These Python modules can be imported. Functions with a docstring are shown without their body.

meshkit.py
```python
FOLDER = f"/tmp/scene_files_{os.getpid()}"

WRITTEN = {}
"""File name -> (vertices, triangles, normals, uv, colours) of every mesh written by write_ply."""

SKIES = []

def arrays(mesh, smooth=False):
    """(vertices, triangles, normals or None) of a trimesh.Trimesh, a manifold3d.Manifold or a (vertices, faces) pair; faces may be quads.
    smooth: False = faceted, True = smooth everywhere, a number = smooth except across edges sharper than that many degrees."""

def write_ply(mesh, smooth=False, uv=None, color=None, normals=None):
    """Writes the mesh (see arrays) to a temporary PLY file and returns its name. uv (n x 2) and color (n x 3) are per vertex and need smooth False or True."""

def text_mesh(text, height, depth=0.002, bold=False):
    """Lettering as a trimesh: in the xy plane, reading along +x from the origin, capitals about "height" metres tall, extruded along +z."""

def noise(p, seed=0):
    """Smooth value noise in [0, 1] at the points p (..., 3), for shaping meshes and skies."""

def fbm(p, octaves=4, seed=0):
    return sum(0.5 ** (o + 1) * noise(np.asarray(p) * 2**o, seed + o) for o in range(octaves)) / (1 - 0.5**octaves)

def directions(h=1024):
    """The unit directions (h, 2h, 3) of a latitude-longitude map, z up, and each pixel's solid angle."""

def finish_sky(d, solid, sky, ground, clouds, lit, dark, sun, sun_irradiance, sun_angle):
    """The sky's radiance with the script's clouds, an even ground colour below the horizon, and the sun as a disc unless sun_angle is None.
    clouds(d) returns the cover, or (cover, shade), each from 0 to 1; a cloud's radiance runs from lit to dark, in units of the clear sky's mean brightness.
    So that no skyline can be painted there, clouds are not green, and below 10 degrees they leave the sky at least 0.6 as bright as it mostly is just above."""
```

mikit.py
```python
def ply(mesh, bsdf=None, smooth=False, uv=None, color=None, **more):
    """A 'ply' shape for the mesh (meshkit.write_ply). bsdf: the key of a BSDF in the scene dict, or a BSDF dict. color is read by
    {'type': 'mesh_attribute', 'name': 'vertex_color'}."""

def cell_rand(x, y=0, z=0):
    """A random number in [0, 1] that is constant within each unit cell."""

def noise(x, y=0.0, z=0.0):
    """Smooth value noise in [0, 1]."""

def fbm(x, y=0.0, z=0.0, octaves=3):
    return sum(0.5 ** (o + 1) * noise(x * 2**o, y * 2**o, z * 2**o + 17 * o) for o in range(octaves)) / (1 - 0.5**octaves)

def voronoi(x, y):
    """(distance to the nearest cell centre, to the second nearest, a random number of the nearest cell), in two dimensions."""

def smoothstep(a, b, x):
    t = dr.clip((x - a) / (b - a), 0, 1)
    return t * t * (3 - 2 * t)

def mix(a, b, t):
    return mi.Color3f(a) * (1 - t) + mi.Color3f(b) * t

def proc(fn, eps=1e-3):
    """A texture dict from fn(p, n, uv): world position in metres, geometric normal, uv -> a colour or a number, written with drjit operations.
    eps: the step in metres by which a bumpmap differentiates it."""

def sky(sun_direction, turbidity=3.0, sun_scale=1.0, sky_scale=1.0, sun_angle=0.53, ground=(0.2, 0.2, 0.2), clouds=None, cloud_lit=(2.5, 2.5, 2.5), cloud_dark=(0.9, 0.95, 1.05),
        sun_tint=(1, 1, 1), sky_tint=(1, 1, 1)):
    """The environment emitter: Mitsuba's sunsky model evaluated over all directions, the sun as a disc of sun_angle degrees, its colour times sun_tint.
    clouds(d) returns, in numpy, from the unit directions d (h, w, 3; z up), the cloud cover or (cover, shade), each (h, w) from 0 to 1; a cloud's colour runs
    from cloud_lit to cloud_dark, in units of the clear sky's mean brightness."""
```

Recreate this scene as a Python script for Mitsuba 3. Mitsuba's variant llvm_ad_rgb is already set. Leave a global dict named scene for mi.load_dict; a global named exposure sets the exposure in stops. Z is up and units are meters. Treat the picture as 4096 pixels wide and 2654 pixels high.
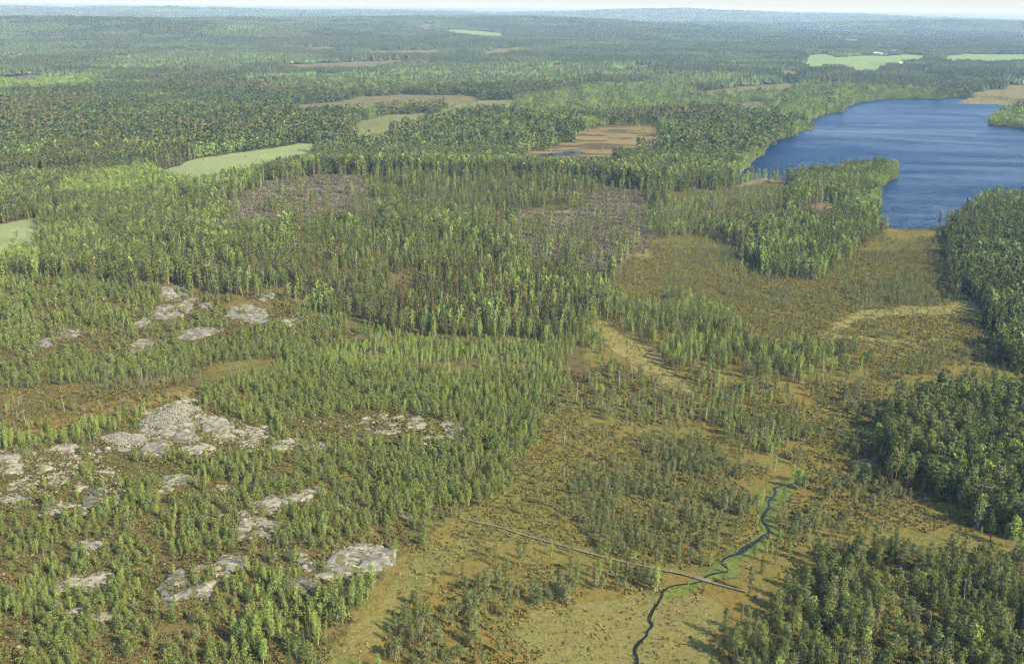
import math
import numpy as np, drjit as dr, mitsuba as mi, trimesh, shapely
import mapbox_earcut as earcut
import mikit, meshkit

T = mi.ScalarTransform4f
scene, labels = {}, {}
CAM_AT = (0, 0, 130.0)
CAM_FWD = (0.0, 0.951916, -0.30636)
CAM_UP = (-0.010472, 0.306343, 0.951864)
FOV = 54.0
exposure = 3.3
HAZE = 6.2e-5
scene['camera'] = dict(type='perspective', fov=FOV, fov_axis='x', near_clip=1.0, far_clip=90000.0,
    to_world=T().look_at(origin=CAM_AT, target=[a + b for a, b in zip(CAM_AT, CAM_FWD)], up=CAM_UP), medium=dict(type='ref', id='haze_air'))
SUN = (0.66, -0.47, 0.62)


def veil(d):
    el = np.degrees(np.arcsin(np.clip(d[..., 2], -1, 1)))
    return np.exp(-(el / 6.0) ** 2), np.zeros(el.shape)


scene['sky'] = mikit.sky(SUN, turbidity=4.5, sky_scale=1.1, ground=(.09, .10, .06), clouds=veil, cloud_lit=(.80, .82, .75), sun_tint=(.95, 1.0, .92))

# ------------------------------------------------------------------ terrain
def G(x,y,cx,cy,sx,sy,ang,h):
    c,s=math.cos(math.radians(ang)),math.sin(math.radians(ang))
    dx,dy=x-cx,y-cy
    return h*np.exp(-((dx*c+dy*s)/sx)**2/2-((dy*c-dx*s)/sy)**2/2)
HILLS=[(-178,478,60,26,28,9),(-250,705,90,40,25,11),(-170,560,40,25,0,-2),(-90,800,150,70,5,13),(-420,900,180,120,0,8),
 (60,1110,190,70,-10,13),(-230,1130,160,60,10,12),(-170,1570,300,110,8,20),(330,1560,260,120,10,18),(-640,1720,330,120,5,16),
 (-110,350,60,50,0,4),(-60,300,60,40,0,3),(205,640,70,60,0,4),(480,800,120,120,0,6),(150,330,70,50,0,3),(520,1180,90,30,25,3),
 (-2800,6400,900,420,-6,95),(-1500,5900,700,350,0,45),(-1900,8300,1500,500,0,70),(-600,9500,1600,500,0,50),(1200,9000,1700,600,0,45),(4500,12000,2500,900,0,50),
 (-9000,16000,2500,1500,0,95),(-5500,17500,1700,1200,0,75),(-2500,19500,2500,1500,0,80),(2400,20000,1500,1200,0,125),(4600,20500,1700,1200,0,95),(8000,19500,3000,1800,0,55),(12500,19000,4000,1800,0,30),(-12000,12000,1500,1500,0,70)]
K=.65
def height(x,y):
    x,y=np.asarray(x,float)/K,np.asarray(y,float)/K
    z=sum(G(x,y,*h) for h in HILLS)
    p=np.stack([x,y,0*x],-1)
    r=np.hypot(x,y)
    far=np.clip((y-3000)/6000,0,1)
    z=z+far*(meshkit.fbm(p/[2600,1500,1],3,seed=5)-.45)*130*np.clip(.35+r/14000,0,1.1)
    mid=np.clip((y-1300)/1500,0,1)*np.clip((1500-x)/900,0.15,1)
    z=z+mid*(meshkit.fbm(p/[500,300,1],2,seed=8)-.4)*16
    heath=1/(1+np.exp(np.clip((x+35+.12*(y-400))/14,-30,30)))*np.clip((1000-y)/100,0,1)
    bog=G(x,y,-250,520,90,34,14,1.)
    z=z+heath*(1-np.clip(bog*1.4,0,1))*((meshkit.fbm(p/[38,24,1],3,seed=3)-.4)*6+2.0)
    return z*K
# places in metres: x to the right, y away from the first camera position
SHEETS = [
 ('bog','bog',2.0,[(-40.3,164.6),(-35.9,173.1),(-35.0,183.4),(-31.0,194.3),(-28.7,207.0),(-26.9,218.3),(-19.1,227.0),(-14.3,238.9),(-4.3,252.6),(3.0,270.4),(8.6,296.4),(11.4,322.3),(20.4,339.2),(28.8,348.2),(30.7,387.7),(34.9,422.2),(42.2,453.7),(56.7,520.3),(76.9,571.6),(105.8,595.5),(128.4,579.0),(126.6,515.0),(131.6,489.2),(156.2,499.5),(181.3,537.6),(218.7,599.2),(229.5,607.8),(265.3,605.0),(239.1,535.3),(214.5,467.6),(209.4,425.9),(195.4,390.4),(198.9,361.4),(199.6,304.9),(123.1,171.2)]),
 ('left_bog','leftbog',2.0,[(-189.7,330.9),(-181.7,333.2),(-160.2,336.6),(-139.4,343.1),(-121.6,356.1),(-111.7,367.4),(-92.6,371.6),(-87.3,363.1),(-86.8,340.4),(-93.2,323.8),(-101.8,313.2),(-110.5,304.4),(-120.8,293.6),(-137.5,284.6),(-155.6,281.0),(-163.6,281.3)]),
 ('clear_cut','slash',4.0,[(-8.5,553.3),(-12.7,628.3),(9.3,648.1),(39.0,658.5),(48.4,671.2),(66.3,712.6),(92.0,714.5),(92.0,672.3),(74.0,550.2),(58.8,518.7),(50.0,488.8),(0.1,512.3),(-10.9,541.3)]),
 ('clear_cut_001','slash',4.0,[(-167.0,583.5),(-171.7,585.1),(-170.0,593.5),(-174.6,595.2),(-173.0,603.6),(-177.6,605.3),(-175.9,613.7),(-180.6,615.3),(-178.9,623.8),(-183.5,625.4),(-181.8,633.9),(-186.5,635.5),(-187.8,654.1),(-192.4,655.7),(-185.9,688.4),(-173.9,714.3),(-155.8,735.7),(-128.6,749.0),(-107.5,729.1),(-102.0,687.3),(-89.1,681.0),(-76.2,574.4),(-98.8,570.7),(-111.3,558.7),(-139.5,576.1),(-151.8,560.0),(-165.8,564.9)]),
 ('clear_cut_002','slashred',2.0,[(162.5,606.5),(177.5,662.6),(196.9,684.9),(217.4,693.9),(235.3,688.1),(203.7,591.6),(184.8,581.5),(170.2,589.1)]),
 ('brown_mire','leftbog',3.0,[(-280.4,552.2),(-278.6,574.9),(-269.8,583.6),(-266.5,612.0),(-257.6,623.4),(-254.3,611.5),(-259.8,586.9),(-265.3,567.3),(-271.3,553.4)]),
 ('brown_mire_001','leftbog',2.0,[(-237.9,693.2),(-233.5,701.1),(-226.9,699.2),(-224.5,687.6),(-232.6,683.9)]),
 ('brown_mire_002','sedge',2.0,[(64.9,532.0),(71.8,550.8),(78.5,546.5),(75.6,527.6),(65.8,519.7)]),
 ('hay_field','green',3.0,[(-259.8,739.1),(-288.7,821.2),(-276.9,871.8),(-253.6,900.5),(-172.8,952.6),(-184.9,933.1),(-170.9,942.0),(-182.9,922.5),(-169.0,931.4),(-181.0,912.0),(-167.0,920.8),(-179.0,901.4),(-165.1,910.3),(-177.0,890.9),(-163.2,899.7),(-175.0,880.3),(-161.3,889.1),(-173.1,869.8),(-159.4,878.5),(-171.1,859.2),(-157.4,867.9),(-169.1,848.7),(-155.5,857.3),(-187.2,791.7),(-188.6,755.5),(-220.9,708.5),(-238.3,715.5)]),
 ('hay_field_001','green',3.0,[(-252.5,514.9),(-262.0,485.6),(-304.8,567.1),(-294.2,592.1),(-286.4,596.6),(-257.8,536.9)]),
 ('fen','tan',6.0,[(-292.3,1229.8),(-316.7,1332.3),(-307.0,1419.4),(-248.0,1470.1),(-225.4,1526.7),(-165.9,1569.3),(-78.7,1571.1),(-44.8,1535.7),(-53.9,1532.5),(-44.4,1522.6),(-53.5,1519.4),(-44.0,1509.4),(-53.1,1506.2),(-43.7,1496.3),(-52.8,1493.1),(-42.9,1470.1),(-52.0,1466.9),(-42.5,1456.9),(-51.6,1453.7),(-42.1,1443.8),(-51.2,1440.6),(-41.4,1417.6),(-125.4,1387.9),(-165.5,1349.2),(-209.9,1241.3),(-225.6,1120.3),(-251.4,1182.1)]),
 ('fen_001','palegreen',6.0,[(-148.8,939.6),(-179.7,1115.1),(-161.8,1271.8),(-109.1,1328.1),(-82.1,1445.4),(-43.9,1506.1),(12.9,1512.9),(6.3,1499.2),(12.8,1500.0),(6.2,1486.3),(12.7,1487.0),(6.1,1473.3),(12.6,1474.1),(5.7,1434.5),(12.2,1435.3),(5.6,1421.6),(12.1,1422.4),(5.5,1408.7),(12.0,1409.5),(5.4,1395.7),(11.9,1396.5),(-44.3,1281.0),(-75.0,1051.3),(-100.0,1008.6),(-118.3,927.7),(-136.7,919.0)]),
 ('fen_002','orange',5.0,[(11.1,822.7),(8.4,911.7),(32.0,921.8),(47.9,954.5),(73.6,1019.2),(111.6,1145.9),(167.6,1201.0),(140.0,944.4),(92.8,870.6),(82.1,833.5),(34.4,818.6)]),
 ('fen_003','tan',10.0,[(-411.8,2955.6),(-437.4,2994.2),(-419.7,3009.5),(-441.3,3021.2),(-423.6,3036.5),(-445.2,3048.2),(-427.5,3063.5),(-449.2,3075.2),(-431.5,3090.5),(-453.1,3102.1),(-435.4,3117.4),(-457.1,3129.1),(-439.4,3144.4),(-461.0,3156.1),(-341.5,3259.3),(-223.9,3311.4),(-206.7,2914.1),(-237.4,2820.6),(-425.5,2913.3)]),
 ('fen_004','tan',10.0,[(-96.5,2856.2),(-104.5,3094.2),(-73.6,3312.5),(4.2,3322.4),(3.9,3066.8),(-54.9,2844.7)]),
 ('fen_005','tan',10.0,[(-491.7,2210.8),(-532.7,2395.0),(-416.2,2489.2),(-284.2,2707.1),(-224.0,2684.2),(-206.8,2477.7),(-331.7,2158.9),(-435.4,2113.8)]),
 ('fen_006','tan',6.0,[(-480.1,1794.0),(-518.6,1921.1),(-487.5,1964.3),(-450.3,1969.8),(-398.0,1695.8),(-435.0,1702.5)]),
 ('fen_007','tan',6.0,[(-860.5,1741.5),(-875.4,1741.8),(-868.4,1757.4),(-883.4,1757.6),(-876.4,1773.2),(-891.3,1773.4),(-884.3,1789.0),(-899.3,1789.3),(-892.3,1804.9),(-907.2,1805.1),(-900.3,1820.7),(-915.2,1820.9),(-908.2,1836.5),(-923.1,1836.8),(-916.2,1852.4),(-931.1,1852.6),(-882.3,1946.8),(-883.0,1916.5),(-874.8,1930.2),(-875.5,1899.8),(-867.2,1913.5),(-867.9,1883.2),(-859.7,1896.9),(-860.4,1866.6),(-852.1,1880.2),(-837.8,1816.6),(-829.5,1830.3),(-830.2,1800.0),(-822.0,1813.7),(-822.7,1783.4),(-814.4,1797.0),(-816.5,1709.4),(-859.5,1710.1)]),
 ('fen_008','tan',8.0,[(284.9,1612.7),(308.6,1747.1),(388.6,1838.4),(549.1,1978.2),(506.9,1826.0),(458.4,1719.0),(299.4,1568.0)]),
 ('fen_009','tanpale',4.0,[(667.3,1534.9),(774.1,1749.5),(862.9,1853.3),(939.3,1979.8),(1032.1,2027.3),(814.8,1593.6),(730.3,1509.0),(718.8,1530.7)]),
 ('fen_010','tan',5.0,[(-1001.8,2558.0),(-1085.3,2771.2),(-1056.5,2839.4),(-935.6,2493.9)]),
 ('fen_011','tan',5.0,[(-1121.4,2319.9),(-1342.8,2710.9),(-1328.3,2775.4),(-1262.7,2688.1),(-1165.6,2481.3)]),
 ('fen_012','tan',5.0,[(-1158.1,2784.0),(-1291.0,3068.5),(-1289.5,3140.1),(-1154.3,2826.6)]),
 ('fen_013','tan',5.0,[(-945.4,2987.3),(-1024.2,3236.2),(-992.7,3296.6),(-890.4,2935.6)]),
 ('fen_014','tan',5.0,[(76.8,2218.8),(70.6,2452.8),(136.2,2539.1),(117.0,2250.0)]),
 ('fen_015','tan',5.0,[(204.6,2178.0),(221.7,2359.5),(300.3,2556.4),(379.2,2643.9),(338.0,2389.6),(279.8,2299.2),(217.5,2151.8)]),
 ('fen_016','tan',5.0,[(-427.2,4892.8),(-481.0,5232.1),(-414.8,5290.4),(-377.2,4759.6),(-444.0,4829.6)]),
 ('fen_017','tan',5.0,[(1242.5,3665.8),(1365.3,4100.2),(1537.7,4203.5),(1352.6,3720.6)]),
 ('fen_018','tan',5.0,[(2436.8,5955.8),(2598.2,6380.2),(2779.9,6513.0),(2345.9,5514.4)]),
 ('fen_019','tan',5.0,[(-682.0,2071.0),(-740.8,2213.4),(-726.8,2204.6),(-747.2,2232.5),(-689.4,2196.2),(-629.5,1978.6),(-696.1,2079.9)]),
 ('fen_020','tan',5.0,[(-607.2,2961.5),(-657.8,3208.3),(-586.4,3330.9),(-547.4,3261.0),(-505.3,3010.2),(-562.8,2920.5)]),
 ('fen_021','tan',5.0,[(287.9,1390.3),(311.9,1506.2),(365.3,1546.2),(377.7,1517.3),(348.6,1400.6),(300.6,1341.6)]),
 ('meadow','farm',8.0,[(-270.9,4383.8),(-307.8,4431.7),(-275.2,4446.2),(-312.2,4494.1),(-279.6,4508.6),(-316.5,4556.5),(-283.9,4571.0),(-320.9,4618.9),(-288.2,4633.5),(-329.5,4743.8),(-296.9,4758.3),(-338.2,4868.6),(-236.5,4913.9),(-41.2,4716.0),(-43.0,3849.4),(-114.9,3927.2),(-201.2,4179.9),(-299.2,4306.8),(-266.6,4321.4),(-303.5,4369.3)]),
 ('meadow_001','farm',6.0,[(695.3,2533.9),(852.4,3069.8),(942.5,3234.4),(964.4,3191.2),(933.6,3057.4),(1043.4,3134.5),(1111.3,3121.7),(1213.3,3244.6),(1262.6,3199.4),(1116.9,2830.2),(853.8,2480.1),(734.0,2456.4),(676.5,2292.7),(646.9,2288.9)]),
 ('meadow_002','farm',6.0,[(755.8,2370.6),(833.4,2651.0),(871.5,2609.8),(947.3,2672.5),(813.9,2259.8),(729.7,2230.6),(737.2,2345.1),(745.1,2336.6),(747.9,2379.1)]),
 ('meadow_003','farm',6.0,[(1119.5,2740.6),(1265.5,3098.1),(1439.7,3358.9),(1533.6,3312.8),(1693.9,3357.4),(1435.2,2843.1),(1226.0,2683.3)]),
 ('meadow_004','palegreen',6.0,[(1373.7,4440.6),(1488.2,4810.6),(1625.1,4927.3),(1462.7,4405.6),(1383.9,4327.9)]),
 ('meadow_005','tanpale',6.0,[(524.7,2093.3),(559.1,2230.6),(631.0,2401.7),(628.0,2212.1),(562.0,2007.7)]),
 ('sedge_fen','sedgepale',1.2,[(0.2,186.6),(5.4,193.8),(14.3,198.2),(25.4,201.4),(32.9,201.9),(36.0,202.7),(45.4,202.6),(49.0,196.6),(44.1,187.3),(38.7,170.1),(5.9,169.0),(4.1,181.1)]),
 ('sedge_fen_001','sedge',1.5,[(36.6,419.2),(39.8,413.2),(46.7,398.7),(58.5,379.8),(57.8,362.6),(66.8,338.1),(65.0,331.8),(52.7,348.7),(42.3,372.2),(34.5,404.5)]),
 ('sedge_fen_002','sedge',1.5,[(123.5,391.7),(134.6,402.4),(144.4,419.4),(155.5,430.4),(174.3,439.6),(190.9,441.9),(209.3,452.9),(211.4,475.3),(215.5,467.6),(213.4,439.2),(207.9,429.0),(190.4,430.8),(164.3,422.6),(146.2,410.3),(135.4,396.0),(159.9,389.7),(181.1,394.3),(165.8,386.7),(135.1,389.3)]),
 ('sedge_fen_003','sedge',1.0,[(102.5,277.4),(108.2,280.7),(110.5,276.1),(104.7,270.4),(101.8,271.2)]),
 ('sedge_fen_004','sedgesoft',2.0,[(-40.3,164.6),(-34.3,179.4),(-28.7,191.9),(-24.7,207.6),(-18.7,220.9),(-12.6,228.2),(-8.2,227.8),(-13.1,217.3),(-17.4,204.5),(-21.4,193.8),(-27.6,183.2),(-32.1,165.9)]),
 ('sedge_fen_005','sedgesoft',1.0,[(-110.9,337.4),(-110.4,362.7),(-98.7,368.8),(-90.5,366.1),(-89.7,349.0),(-95.1,331.0),(-102.0,318.6)]),
 ('stream_bank','lush',1.0,[(34.7,200.7),(36.9,205.6),(42.6,209.5),(47.2,212.7),(50.1,217.1),(54.3,222.2),(60.3,227.6),(65.4,235.2),(65.6,241.3),(69.4,249.1),(74.7,259.4),(80.4,265.0),(83.4,263.9),(78.0,255.8),(74.3,249.7),(70.7,242.6),(69.7,236.8),(69.4,232.0),(63.1,223.1),(57.7,218.0),(54.5,211.7),(48.2,207.1),(41.6,203.8),(37.3,201.3)]),
]
LAKE = [(173.9,799.4),(190.0,837.4),(216.3,897.5),(250.7,975.7),(276.0,1008.9),(311.5,1091.8),(335.1,1153.0),(367.0,1274.9),(410.0,1348.2),(438.9,1374.0),(460.1,1436.7),(503.6,1521.4),(550.1,1577.7),(583.3,1596.8),(618.3,1601.0),(639.0,1595.9),(663.3,1606.5),(691.0,1641.3),(714.9,1644.2),(743.7,1631.8),(760.0,1618.1),(763.5,1588.0),(787.0,1561.3),(754.5,1495.1),(692.9,1436.9),(620.3,1325.9),(580.3,1251.4),(582.3,1232.7),(595.6,1220.2),(596.7,1193.6),(595.9,1151.4),(609.9,1087.3),(434.7,762.2),(385.9,742.9),(357.9,730.7),(336.8,714.2),(322.7,694.0),(302.0,659.8),(282.7,633.8),(274.3,620.4),(257.4,615.7),(239.6,616.1),(233.8,624.8),(232.4,636.7),(242.8,669.8),(252.8,687.0),(264.8,723.6),(268.0,744.9),(292.9,788.4),(317.1,830.1),(326.9,851.1),(320.0,864.8),(295.8,858.4),(263.2,835.5),(237.1,818.3),(220.8,810.8),(207.2,816.4),(190.1,802.5),(173.3,783.0)]
REED = [(168.3,772.7),(189.5,800.1),(207.2,816.6),(221.5,809.7),(215.5,794.5),(202.6,797.4),(186.1,779.2),(168.4,755.9)]
REED1 = [(225.1,610.3),(231.7,614.1),(242.2,606.4),(254.8,605.0),(271.0,609.0),(271.7,606.4),(251.2,602.5),(226.9,607.8)]
BROOK = [(25.6,169.8,0.54),(26.6,177.6,0.54),(26.9,179.2,0.48),(26.4,181.5,0.48),(27.3,183.6,0.48),(28.4,185.2,0.42),(30.1,187.1,0.42),(30.0,188.6,0.42),(31.9,190.7,0.54),(30.8,192.1,0.48),(31.8,195.1,0.42),(33.4,198.5,0.48),(35.1,201.6,0.42),(35.4,203.7,0.36),(36.9,205.6,0.36),(39.4,206.9,0.3),(42.5,207.2,0.3),(45.8,208.4,0.3),(46.7,210.6,0.3),(49.8,212.1,0.3),(52.8,212.5,0.36),(53.5,213.6,0.36),(51.9,215.4,0.36),(51.6,217.1,0.36),(53.6,219.5,0.42),(56.8,220.7,0.84),(58.7,223.2,1.32),(62.0,226.4,1.56),(64.9,229.3,1.44),(67.1,231.4,0.72),(67.4,235.1,0.54),(66.7,238.8,0.6),(68.7,243.1,0.6),(70.6,246.2,0.48),(71.4,250.2,0.48),(74.5,254.6,0.42),(75.0,258.6,0.42),(78.9,260.9,0.42),(83.4,262.4,0.42),(85.0,266.9,0.36)]
POOL = [(23.4,903.9),(37.1,910.7),(52.8,915.9),(65.2,914.6),(56.2,906.3),(38.6,899.3)]
WALK = [(-13.0,236.1),(-2.8,233.2),(4.5,228.8),(11.8,225.3),(18.8,221.5),(27.0,217.4),(33.0,214.9),(37.9,212.9),(41.5,211.6),(45.9,208.9),(50.7,206.1),(55.2,203.8)]
WALK1 = [(83.3,184.8),(86.7,181.6),(89.4,179.1),(92.2,176.4)]
BRIDGE = [(44.3,209.9),(47.4,208.0)]
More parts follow.
